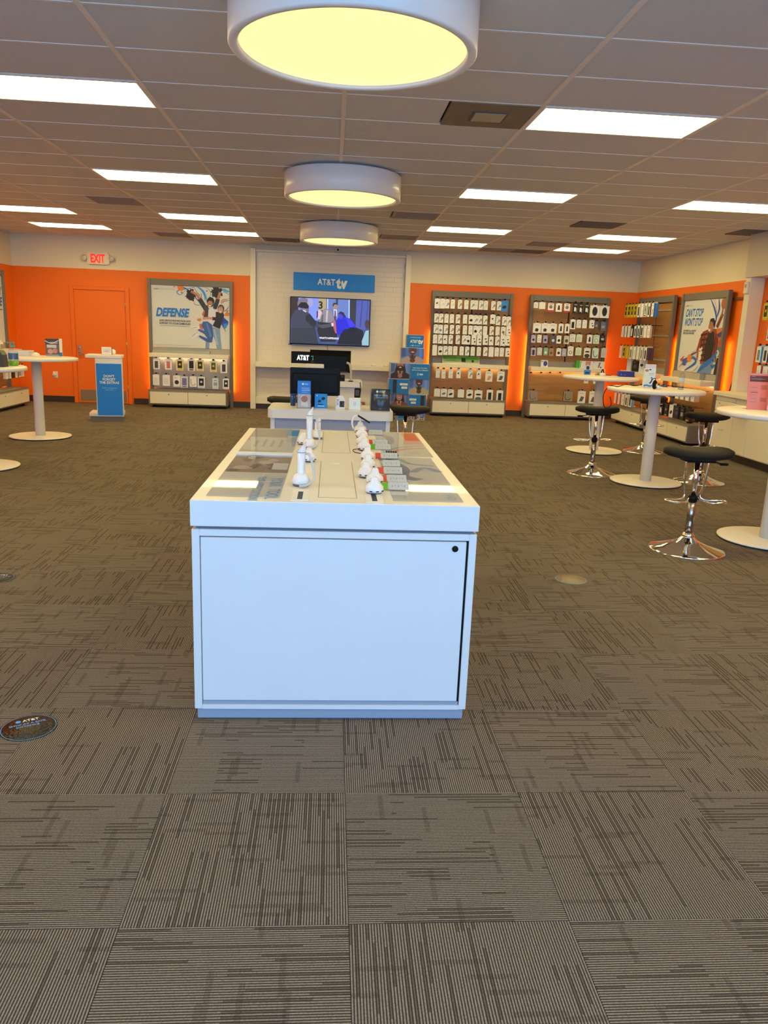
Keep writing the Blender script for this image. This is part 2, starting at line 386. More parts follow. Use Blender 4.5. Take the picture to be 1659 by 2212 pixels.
# walls
for nm, b in (('wall_back', (XL-0.15, XR+0.15, YB, YB+0.15)), ('wall_left', (XL-0.15, XL, YF-0.15, YB)), ('wall_right', (XR, XR+0.15, YF-0.15, YB))):
    m = MB(); m.box(b[0], b[1], b[2], b[3], -0.006, ZC+0.3); struct(nm, m, M_WALL)
m = MB(); m.box(XL, XR, YF-0.15, YF, 2.75, ZC+0.3); m.box(XL, XR, YF-0.15, YF, 0, 0.15); m.box(XL, -5.35, YF-0.15, YF, 0.15, 2.75); m.box(5.35, XR, YF-0.15, YF, 0.15, 2.75)
struct('wall_front', m, M_WALL)
for k in range(4):
    x0 = -5.35+k*2.675; x1 = x0+2.675
    m = MB()
    for b in ((x0, x0+0.04, 0.15, 2.75), (x1-0.04, x1, 0.15, 2.75), (x0+0.04, x1-0.04, 0.15, 0.19), (x0+0.04, x1-0.04, 2.71, 2.75)): m.box(b[0], b[1], YF-0.1, YF-0.04, b[2], b[3])
    wo = struct('window_%d' % (k+1), m, M_GREY)
    MB().box(x0+0.04, x1-0.04, YF-0.075, YF-0.07, 0.19, 2.71).build('window_pane', M_PANE, wo)
# baseboards
for k, (x0, x1) in enumerate(((XL, -4.90), (-3.78, -1.545), (1.46, XR))):
    m = MB(); m.box(x0, x1, YB-0.012, YB, 0, 0.115); struct('baseboard_back' if k == 0 else 'baseboard_back_%d' % (k+1), m, M_BASEB)
m = MB(); m.box(XL, XL+0.012, YF, YB-0.012, 0, 0.115); struct('baseboard_left', m, M_BASEB)
m = MB(); m.box(XR-0.012, XR, 10.95, YB-0.012, 0, 0.115); struct('baseboard_right', m, M_BASEB)
# right bay: white corner post and fascia over the side counter
m = MB(); m.bevel_box(5.72, XR, 10.72, 10.86, 0, GZ, 0.004); struct('trim_1', m, M_CREAM)
m = MB(); m.box(5.70, XR, YF, 10.86, GZ, ZC); struct('trim_2', m, P('fascia_paint', (0.60, 0.55, 0.47), 0.55))
m = MB(); m.box(XR-0.03, XR, 10.9, YB, 2.20, 2.235); struct('trim_3', m, P('brown_rail', (0.16, 0.06, 0.02), 0.5))
# ceiling: slab, tee grid, mineral tiles
m = MB(); m.box(XL, XR, YF, YB, ZC+0.06, ZC+0.2); ceil = struct('ceiling', m, P('plenum', (0.1, 0.1, 0.1), 0.9))
xs = sorted([CXL-2*T*k for k in range(0, 5)]+[CXM]+[CX1+2*T*k for k in range(0, 5)])
xs = [x for x in xs if XL < x < XR]; ys = [CY0+T*j for j in range(-13, 17)]; ys = [y for y in ys if YF < y < YB]
for x in xs: MB().box(x-0.015, x+0.015, YF, YB, ZC-0.005, ZC+0.03).build('grid_runner', M_GRID, ceil)
for y in ys: MB().box(XL, XR, y-0.008, y+0.008, ZC-0.0025, ZC+0.03).build('cross_tee', M_GRID, ceil)
lights = [(a, j) for a in ('R', 'L') for j in (0, 5, 10, 13, -5, -10)]+[('FL', j) for j in (10, 13, 5, 0, -5)]+[('FR', j) for j in (5, 10, 13, 0, -5)]
lx0 = {'R': CX1, 'L': CXL-2*T, 'FL': CXL-6*T, 'FR': CX1+4*T}
vents = [(CX1-T, 0, 0), (CXL-3*T, 8, 1), (CX1-T, 8, 1), (CX1-T, 12, 1), (CXL+0.03, 14, 2), (CXL-3*T, 14, 1), (CX1+3*T, 8, 2), (CX1+3*T, 12, 1), (CX1+2*T, 14, 1), (CX1+3*T, 14, 2), (CX1+7*T-0.25, 8, 2)]
tiles = {}
xe = [XL]+xs+[XR]; ye = [YF]+ys+[YB]
for i in range(len(xe)-1):
    for j in range(len(ye)-1):
        x0, x1, y0, y1 = xe[i], xe[i+1], ye[j], ye[j+1]; cx, cy = (x0+x1)/2, (y0+y1)/2
        if any(abs(lx0[a]+T-cx) < 0.3 and abs(CY0+T*(jj+0.5)-cy) < 0.2 for a, jj in lights): continue
        seg = [(x0, x1)]
        for vx, vj, _ in vents:
            if abs(CY0+T*(vj+0.5)-cy) < 0.2 and x0-0.05 < vx+T/2 < x1+0.05:
                seg = [s_ for s_ in ((x0, vx), (vx+T, x1)) if s_[1]-s_[0] > 0.08]
        for a, b in seg:
            key = (round(b-a, 3), round(y1-y0, 3))
            if key not in tiles:
                q = MB(); q.bevel_box(-(b-a)/2+0.004, (b-a)/2-0.004, -(y1-y0)/2+0.004, (y1-y0)/2-0.004, 0.0, 0.018, 0.004); tiles[key] = q.mesh('ceiling_tile', M_TILE)
            link('ceiling_tile', tiles[key], ceil, ((a+b)/2, cy, ZC+0.001))
# troffers
ft = MB()
for b in ((0, 2*T, 0, 0.03), (0, 2*T, T-0.03, T), (0, 0.03, 0.03, T-0.03), (2*T-0.03, 2*T, 0.03, T-0.03)): ft.box(b[0]+0.004, b[1]-0.004, b[2]+0.002, b[3]-0.002, -0.006, 0.03)
fme = ft.mesh('frame', M_WHITE2); dm = MB(); dm.box(0.031, 2*T-0.031, 0.031, T-0.031, 0.0, 0.012); dme = dm.mesh('diffuser', EM('troffer_diffuser', *TROFFER))
for a, j in lights:
    t = thing('ceiling_light', 'lit rectangular fluorescent panel set into the grey tiled ceiling', 'ceiling light', (lx0[a], CY0+T*j, ZC), 0, 'rectangular ceiling panels')
    link('frame', fme, t); link('diffuser', dme, t)
# vents
M_DUST = P('dusty_vent', (0.24, 0.19, 0.12), 0.8, var=0.3, scale=5); M_VT = P('vent_tan', (0.40, 0.34, 0.27), 0.7, var=0.2, scale=6); M_VD = P('vent_dark', (0.13, 0.105, 0.085), 0.8)
for vx, vj, kind in vents:
    lab = ('dusty brown square diffuser with pale centre plate beside ceiling light panel', 'tan square ceiling air vent among the grey tiles', 'dark grille ceiling vent among the grey tiles')[kind]
    t = thing('ceiling_vent', lab, 'vent', (vx, CY0+T*vj, ZC), 0, None if kind == 0 else ('tan ceiling vents', 'dark ceiling vents')[kind-1])
    w_ = min(T, XR-vx-0.02)
    if kind == 0:
        MB().bevel_box(0.01, T-0.01, 0.01, T-0.01, -0.006, 0.02, 0.004).build('face_plate', M_DUST, t)
        MB().box(0.20, T-0.20, 0.20, T-0.20, -0.016, -0.011).build('centre_plate', P('vent_centre', (0.5, 0.43, 0.30), 0.7, var=0.2), t)
        q = MB()
        for b in ((0.185, T-0.185, 0.185, 0.2), (0.185, T-0.185, T-0.2, T-0.185), (0.185, 0.2, 0.2, T-0.2), (T-0.2, T-0.185, 0.2, T-0.2)): q.box(*b, -0.014, -0.006)
        q.build('neck_frame', M_VD, t)
    else:
        base = M_VT if kind == 1 else M_VD
        MB().box(0.01, w_-0.01, 0.01, T-0.01, 0.0, 0.02).build('back_plate', base, t)
        q = MB()
        for b in ((0.01, w_-0.01, 0.01, 0.04), (0.01, w_-0.01, T-0.04, T-0.01), (0.01, 0.04, 0.04, T-0.04), (w_-0.04, w_-0.01, 0.04, T-0.04)): q.box(*b, -0.008, 0.0)
        q.build('rim', P('vent_rim_%d' % kind, (0.34, 0.29, 0.23) if kind == 1 else (0.2, 0.17, 0.14), 0.6), t)
        for k in range(7):
            yy = 0.07+k*0.072; MB().box(0.045, w_-0.045, yy, yy+0.03, -0.006, -0.001).build('slat', P('vent_slat_%d' % kind, (0.36, 0.30, 0.23) if kind == 1 else (0.2, 0.165, 0.13), 0.7), t)
# drum lamps
for k, (x, y) in enumerate(((0.068, 3.94), (0.072, 8.08), (0.070, 11.95))):
    t = thing('drum_lamp', ('large white drum lamp with yellow diffuser over the display island', 'white drum lamp with yellow diffuser over the front service desk', 'white drum lamp with yellow diffuser nearest the television bay')[k], 'lamp', (x, y, 0), 0, 'round drum lamps')
    q = MB(); q.keepn = False
    q.lathe([(0.520, 2.815), (0.520, 2.803), (0.528, 2.795), (0.558, 2.795), (0.566, 2.803), (0.566, 3.012), (0.558, 3.020), (0.10, 3.020)], 72); q.build('drum_ring', P('drum_white', (0.82, 0.79, 0.76), 0.35, coat=0.1), t)
    q = MB(); q.lathe([(0.522, 2.818), (0.515, 2.811), (0.35, 2.806), (0.001, 2.803)], 64); q.build('diffuser', EM('drum_diffuser', *DRUM), t)
    q = MB(); q.lathe([(0.30, 3.020), (0.30, 3.036)], 40); q.build('mount_plate', M_WHITE2, t)

# ================================================================ BACK WALL: door, exit sign, outlet
dx0, dx1 = -4.815, -3.875
m = MB()
for b in ((dx0-0.075, dx0, 0, 2.16), (dx1, dx1+0.075, 0, 2.16), (dx0, dx1, 2.095, 2.16)): m.bevel_box(b[0], b[1], YB-0.028, YB, b[2], b[3], 0.006)
door = struct('door_1', m, M_ORANGE)
MB().bevel_box(dx0+0.006, dx1-0.006, YB-0.016, YB, 0.008, 2.088, 0.003).build('door_leaf', M_ORANGE, door)
MB().box(dx0+0.04, dx1-0.04, YB-0.019, YB-0.016, 0.04, 0.25).build('kick_plate', P('kick_plate_steel', (0.32, 0.25, 0.17), 0.4, 0.6), door)
q = MB(); q.bevel_box(dx0+0.04, dx0+0.10, YB-0.035, YB-0.016, 0.90, 1.08, 0.006); q.tube([(dx0+0.07, YB-0.035, 0.94), (dx0+0.07, YB-0.075, 0.94), (dx0+0.15, YB-0.075, 0.935)], 0.011); q.lathe([(0.02, 0), (0.02, 0.015)], 16, M=Matrix.Translation((dx0+0.07, YB-0.035, 1.03)) @ Matrix.Rotation(R(90), 4, 'X')); q.build('door_handle', M_STEEL, door)
for z in (0.3, 1.12, 1.85): MB().cyl((dx1+0.002, YB-0.022), 0.009, z-0.05, z+0.05, 10).build('hinge', M_STEEL, door)
def exit_sign():
    c = PY(212, 558, YB-0.05)
    t = thing('exit_sign', 'white emergency exit sign with red lit letters above orange door', 'exit sign', (c.x, YB, c.z))
    q = MB(); pts = [(-0.17, -0.105), (0.17, -0.105), (0.20, -0.075), (0.20, 0.075), (0.17, 0.105), (-0.17, 0.105), (-0.20, 0.075), (-0.20, -0.075)]
    q.prism(pts, -0.06, 0); q.build('housing', P('sign_housing', (0.78, 0.74, 0.65), 0.4), t)
    pr = front_print(0.26, 0.17, -0.0605, -0.12, -0.085, inkf=lambda c: GLOW(c, 1.3)); pr.text('EXIT', 0.115, 0.012, 0.205, (255, 24, 14), 0.04, align='C', wscale=0.62); pr.build('letters', t)
    for s in (-1, 1):
        h = MB(); h.lathe([(0.022, 0.0), (0.045, -0.02), (0.052, -0.055), (0.046, -0.062), (0.001, -0.066)], 20, M=Matrix.Translation((s*0.245, -0.03, 0.0)) @ Matrix.Rotation(R(-90), 4, 'X')); h.box(min(s*0.195, s*0.225), max(s*0.195, s*0.225), -0.05, -0.02, -0.015, 0.015); h.build('lamp_head', P('lamp_head_grey', (0.6, 0.56, 0.48), 0.35), t)
exit_sign()
c = PY(120, 809, YB)
t = thing('wall_outlet', 'white wall outlet with a plugged-in round adapter on orange wall', 'outlet', (c.x, YB, c.z))
MB().bevel_box(-0.045, 0.045, -0.008, 0, -0.06, 0.06, 0.004).build('cover_plate', M_WHITE2, t)
q = MB(); q.lathe([(0.032, 0), (0.032, -0.03), (0.024, -0.04), (0.001, -0.042)], 20, M=Matrix.Translation((-0.015, -0.008, 0)) @ Matrix.Rotation(R(-90), 4, 'X')); q.build('adapter', M_WHITE2, t)

# ================================================================ TV BAY
bay = thing('display_bay', 'white framed wall bay of pale bricks behind the television', 'display bay', (0, YB, 0))
bx0, bx1 = -1.545, 1.455
MB().bevel_box(bx0, bx0+0.1, -0.15, 0, 0, 2.96, 0.004).build('frame_post', M_CREAM, bay)
MB().bevel_box(bx1-0.1, bx1, -0.15, 0, 0, 2.96, 0.004).build('frame_post', M_CREAM, bay)
MB().bevel_box(bx0+0.1, bx1-0.1, -0.10, 0, 2.905, 2.945, 0.004).build('top_rail', M_CREAM, bay)
MB().bevel_box(bx0+0.1, bx1-0.1, -0.13, 0, 0.10, 0.235, 0.004).build('bottom_rail', M_CREAM, bay)
MB().box(bx0+0.1, bx1-0.1, -0.11, 0, 0, 0.10).build('kick_board', M_BASEB, bay)
MB().box(bx0+0.1, bx1-0.1, -0.03, 0, 0.235, 2.905).build('backing_board', M_JOINT, bay)
bw, bh = 0.35, 0.089
brk = {}
for r_ in range(30):
    z0 = 0.235+r_*bh; x = bx0+0.1-(0.175 if r_ % 2 else 0.0)-0.02*((r_*7) % 3)
    while x < bx1-0.1:
        a, b = max(x, bx0+0.1), min(x+bw, bx1-0.1); x += bw
        if b-a < 0.03: continue
        k = round(b-a, 3)
        if k not in brk: q = MB(); q.bevel_box(0.0004, k-0.0004, -0.012, 0, 0.0004, bh-0.0004, 0.0008); brk[k] = q.mesh('brick', M_BRICK)
        link('brick', brk[k], bay, (a, -0.03, z0))
MB().bevel_box(bx0+0.1, bx1-0.1, -0.36, -0.042, 0.81, 0.90, 0.006).build('shelf', M_CREAM, bay)
# AT&T tv sign
BLUE = (28, 132, 196)
t = thing('wall_sign', 'long sky blue sign with white lettering above the television', 'sign', (0.018, YB-0.043, 2.255))
MB().bevel_box(-0.765, 0.765, -0.03, 0, 0, 0.315, 0.003).build('panel', INK(BLUE), t)
pr = front_print(1.53, 0.315, -0.0305, -0.765, 0); pr.text('AT&T', 0.45, 0.105, 0.155, (240, 240, 235), 0.02, wscale=0.85); pr.text('tv', 0.465+twidth('AT&T', 0.155, 0.02, 0.85), 0.06, 0.27, (240, 240, 235), 0.05, wscale=0.9); pr.build('lettering', t)
# television
t = thing('television', 'large flat television on white brick bay showing a film scene with subtitle', 'television', (-0.042, YB-0.042, 1.25))
tw, th = 1.52, 0.875
MB().bevel_box(-tw/2, tw/2, -0.075, -0.03, 0, th, 0.006).build('bezel', M_BLK, t)
MB().box(-0.25, 0.25, -0.03, 0, 0.2, 0.6).build('wall_mount', M_BLK, t)
pr = front_print(tw-0.03, th-0.035, -0.0755, -(tw-0.03)/2, 0.02, inkf=lambda c: GLOW(c, 1.0))
sw, sh = tw-0.03, th-0.035
pr.rect(0, 0, sw, sh, (58, 72, 128)); pr.map = quad((65, 100), (1485, 150), (1465, 975), (65, 925), sw, sh)
pr.poly([(65, 100), (190, 110), (190, 480), (65, 480)], (50, 34, 34)).poly([(200, 100), (560, 110), (560, 520), (380, 500), (200, 400)], (118, 140, 232)).poly([(560, 115), (700, 120), (700, 330), (560, 330)], (160, 150, 110))
pr.poly([(712, 125), (730, 125), (730, 330), (712, 330)], (190, 205, 250)).poly([(730, 125), (1115, 140), (1115, 470), (730, 420)], (96, 120, 190)).poly([(870, 130), (905, 130), (905, 300), (870, 300)], (50, 54, 70)).poly([(1095, 138), (1120, 139), (1120, 480), (1095, 470)], (150, 180, 245))
pr.poly([(1120, 139), (1240, 143), (1225, 600), (1120, 480)], (48, 46, 54)).poly([(1240, 143), (1475, 155), (1465, 500), (1400, 690), (1225, 640)], (72, 84, 168)).poly([(1340, 150), (1355, 150), (1320, 640), (1300, 620)], (52, 62, 132)).poly([(1440, 155), (1455, 155), (1430, 560), (1415, 560)], (54, 64, 136))
pr.ell(285, 215, 0, 0, (0, 0, 0)) if 0 else None
def tell(x, y, a, b, c, jag=0.0): # ellipse in zoomed picture units
    ps = []; rnd = random.Random(int(x*7+y))
    for k in range(20): tt = 2*math.pi*k/20; qq = 1+jag*(rnd.random()*2-1); ps.append((x+a*qq*math.cos(tt), y+b*qq*math.sin(tt)))
    pr.poly(ps, c)
pr.text('3', sw*0.348, sh*0.78, 0.185, (24, 24, 28), 0.03)
tell(860, 265, 48, 70, (150, 120, 118)); pr.poly([(810, 230), (830, 195), (890, 200), (905, 240), (880, 225), (840, 225), (815, 275)], (40, 30, 40)); pr.poly([(730, 300), (830, 295), (850, 420), (860, 560), (800, 540), (740, 420)], (92, 116, 176)).poly([(880, 300), (950, 320), (960, 420), (900, 520), (870, 480)], (100, 126, 186)).poly([(828, 310), (890, 320), (885, 440), (835, 430)], (190, 200, 230)).poly([(848, 335), (868, 335), (872, 500), (842, 500)], (96, 34, 44))
tell(575, 410, 52, 85, (196, 176, 200)); pr.poly([(525, 350), (550, 340), (550, 440), (540, 480), (525, 470)], (70, 40, 60))
pr.poly([(660, 300), (740, 310), (800, 360), (830, 470), (830, 540), (720, 560), (560, 560), (600, 430), (640, 330)], (128, 126, 140)); pr.poly([(700, 330), (730, 330), (720, 540), (690, 540)], (176, 172, 186)); pr.poly([(620, 420), (650, 400), (640, 560), (590, 560)], (92, 86, 100))
pr.poly([(550, 540), (760, 560), (880, 620), (900, 760), (870, 900), (600, 900), (540, 700)], (34, 30, 38)); pr.poly([(800, 510), (870, 540), (880, 610), (900, 760), (860, 740), (820, 610)], (170, 90, 84))
pr.poly([(960, 350), (1010, 370), (1060, 460), (1130, 480), (1230, 620), (1180, 700), (1030, 790), (890, 770), (870, 560), (900, 480)], (34, 30, 205)); pr.poly([(1050, 470), (1130, 490), (1220, 610), (1120, 640)], (56, 52, 250)); tell(955, 430, 45, 60, (66, 60, 190)); pr.poly([(905, 395), (950, 350), (1010, 370), (1050, 460), (1005, 440), (960, 390)], (40, 30, 80))
pr.poly([(1020, 680), (1240, 640), (1360, 700), (1390, 860), (1360, 965), (900, 945), (960, 760)], (22, 20, 34)); pr.poly([(1120, 640), (1200, 640), (1240, 720), (1100, 720)], (16, 14, 24))
tell(1435, 580, 44, 80, (70, 48, 56)); pr.poly([(1410, 700), (1468, 690), (1466, 972), (1345, 968), (1340, 890)], (136, 176, 196))
pr.poly([(270, 320), (400, 390), (520, 540), (600, 600), (560, 640), (500, 640), (520, 800), (560, 940), (75, 925), (75, 440), (150, 330)], (56, 58, 80)); pr.poly([(75, 650), (500, 650), (560, 940), (75, 925)], (44, 50, 64)); pr.poly([(330, 430), (400, 395), (530, 550), (480, 650), (330, 520)], (36, 34, 46)); pr.poly([(560, 600), (790, 570), (830, 620), (640, 660), (580, 640)], (74, 70, 86)); pr.poly([(785, 560), (830, 560), (830, 620), (800, 620)], (190, 190, 230))
tell(285, 215, 105, 110, (110, 104, 128)); tell(410, 190, 50, 75, (150, 150, 190)); pr.poly([(180, 270), (240, 190), (330, 190), (385, 250), (380, 310), (250, 290)], (24, 20, 24)); pr.poly([(330, 300), (390, 300), (380, 380), (330, 350)], (120, 90, 100)); pr.poly([(275, 325), (340, 350), (335, 372), (280, 340)], (200, 200, 225))
pr.text("WHAT'S HAPPENING?", sw*0.365, sh*0.115, 0.05, (225, 230, 255), 0.03, wscale=0.76)
pr.build('picture', t)
MB().box(-tw/2-0.03, -tw/2+0.04, -0.06, -0.04, -0.012, 0.0).build('receiver', M_BLK, t)
MB().box(-0.045, -0.035, -0.02, -0.006, -0.34, 0.2).build('power_cable', P('cable_grey', (0.25, 0.24, 0.25), 0.5), t)
# lit AT&T box on bay shelf
c = PY(629, 783, 15.01)
t = thing('light_box_sign', 'black light box with glowing white letters on bay shelf', 'sign', (c.x+0.31, 15.06, 0.90))
MB().bevel_box(-0.31, 0.31, -0.05, 0.05, 0, 0.22, 0.004).build('box', M_BLK, t)
pr = front_print(0.62, 0.22, -0.051, -0.31, 0, inkf=lambda c: GLOW(c, 1.6)); pr.text('AT&T', 0.105, 0.065, 0.125, (240, 248, 255), 0.035, wscale=0.72); pr.build('letters', t)
for k, px in enumerate((806, 834)):
    c = PY(px, 790, 15.05); t = thing('dome_device', 'small white domed gadget on the bay shelf', 'device', (c.x, 15.05, 0.90), 0, 'white dome gadgets on the bay shelf')
    q = MB(); q.lathe([(0.045, 0), (0.05, 0.012), (0.04, 0.032), (0.015, 0.042), (0.001, 0.043)], 20); q.build('dome', M_WHITE2, t)
    q = MB(); q.lathe([(0.052, 0), (0.052, 0.006)], 20); q.build('base_ring', M_GREYL, t)
c = PY(730, 540, YB-0.07)
t = thing('security_camera', 'small white dome security camera above the brick bay', 'camera', (c.x, YB, c.z))
MB().bevel_box(-0.05, 0.05, -0.02, 0, -0.05, 0.05, 0.004).build('bracket', M_CREAM, t)
q = MB(); q.lathe([(0.03, 0), (0.045, -0.03), (0.045, -0.07), (0.03, -0.085), (0.001, -0.088)], 20, M=Matrix.Translation((0, -0.02, 0)) @ Matrix.Rotation(R(-90), 4, 'X')); q.build('housing', M_CREAM, t)
q = MB(); q.lathe([(0.022, 0), (0.016, -0.012), (0.001, -0.014)], 16, M=Matrix.Translation((0, -0.106, 0)) @ Matrix.Rotation(R(-90), 4, 'X')); q.build('lens', P('lens_dark', (0.06, 0.02, 0.02), 0.1), t)
for x0, x1, z, lab in ((-1.08, -0.80, 0.13, 'brown carton on the floor beneath the bay shelf behind black stool'), (0.44, 0.66, 0.2, 'brown carton on the floor beneath the bay shelf behind the desk sign')):
    q = MB(); q.bevel_box(x0, x1, 14.93, 15.12, 0, z, 0.003); o = q.build('carton', P('carton_brown', (0.30, 0.12, 0.05), 0.7)); tag(o, lab, 'box')
    q = MB(); q.box(x0+0.1, x0+0.14, 14.928, 14.93, 0, z); q.build('tape', P('tape', (0.42, 0.25, 0.12), 0.3), o)

# ================================================================ RACKS
RW, RH = 1.565, 2.345
LED = EM('led_warm', (1.0, 0.70, 0.30), 14.0); HALO = EM('halo_led', (1.0, 0.42, 0.07), 30.0)
hk = MB(); hk.tube([(0, 0, 0), (0, -0.21, 0.0), (0, -0.235, 0.012)], 0.0035, 6, sub=2); hk.box(-0.02, 0.02, -0.245, -0.238, -0.002, 0.022)
HOOK = hk.mesh('peg_hook', M_BLK)
def rack(name, label, loc, rz, kind, rows=(), upper=False):
    t = thing(name, label, 'display rack', loc, rz); zb = 1.0 if upper else 0
    for s in (-1, 1):
        MB().bevel_box(s*(RW/2-0.03)-0.03, s*(RW/2-0.03)+0.03, -0.125, -0.06, zb, RH, 0.003).build('post', M_GREY, t)
        MB().box(s*(RW/2-0.02)-0.012, s*(RW/2-0.02)+0.012, -0.0598, -0.0585, max(zb, 0.30), 1.60).build('halo_strip', HALO, t)
        if not upper: MB().box(s*(RW/2-0.12)-0.02, s*(RW/2-0.12)+0.02, -0.36, -0.32, 0, 0.05).build('foot', M_BLK, t)
    MB().bevel_box(-RW/2+0.06, RW/2-0.06, -0.11, -0.035, 2.235, RH, 0.003).build('header', M_GREY, t)
    if kind == 'wood':
        for a, b in ((-RW/2+0.06, -0.012), (0.012, RW/2-0.06)): MB().box(a, b, -0.075, -0.05, 1.10, 2.235).build('wood_panel', M_WOOD, t)
        MB().box(-0.012, 0.012, -0.07, -0.05, 1.10, 2.235).build('slot_strip', M_BLK, t)
    for z in rows: MB().box(-RW/2+0.065, RW/2-0.065, -0.09, -0.075, z-0.012, z+0.014).build('hook_rail', M_GREYL, t)
    if upper: return t
    if kind != 'poster_perf': MB().box(-RW/2+0.06, RW/2-0.06, -0.075, -0.05, 0.335, 0.93).build('wood_panel', M_WOOD, t)
    else: MB().box(-RW/2+0.06, RW/2-0.06, -0.075, -0.05, 0.335, 0.93).build('perforated_panel', M_PERF, t)
    MB().box(-RW/2+0.06, RW/2-0.06, -0.085, -0.05, 1.0, 1.10).build('splash_panel', M_GREYL, t)
    MB().bevel_box(-RW/2+0.05, RW/2-0.05, -0.36, -0.05, 0.925, 1.0, 0.005).build('ledge', M_CREAM, t)
    MB().box(-RW/2+0.12, RW/2-0.12, -0.14, -0.11, 0.917, 0.925).build('ledge_light', LED, t)
    b0, b1 = -RW/2+0.035, RW/2-0.07
    q = MB(); q.bevel_box(b0, b1, -0.44, -0.112, 0.05, 0.33, 0.004); bo = q.build('base_cabinet', M_GREY, t)
    mid = (b0+b1)/2
    for a, b in ((b0+0.03, mid-0.004), (mid+0.004, b1-0.03)):
        d = MB().bevel_box(a, b, -0.456, -0.441, 0.075, 0.295, 0.003).build('drawer', M_CREAM, t)
        c_ = (a+b)/2; q = MB(); q.lathe([(0.009, 0), (0.009, -0.004)], 12, M=Matrix.Translation((c_, -0.457, 0.25)) @ Matrix.Rotation(R(-90), 4, 'X')); q.build('lock', M_BLK, d)
        MB().box(a, b, -0.46, -0.441, 0.299, 0.306).build('pull_lip', M_GREYL, t)
    return t
PK = {}
def pack_mesh(w, h, d, face, side):
    k = (round(w, 3), round(h, 3), round(d, 3), face, side)
    if k not in PK:
        q = MB(); q.keepn = True
        q.box(-w/2, w/2, -d/2, d/2, -h/2, h/2, INK(side)); q.add([(-w/2, -d/2-0.0003, -h/2), (w/2, -d/2-0.0003, -h/2), (w/2, -d/2-0.0003, h/2), (-w/2, -d/2-0.0003, h/2)], [(0, 1, 2, 3)], INK(face))
        q.box(-w*0.2, w*0.2, -0.001, 0.001, h/2, h/2+0.022, INK(face)); PK[k] = q.mesh('hanging_pack')
    return PK[k]
PR = {}
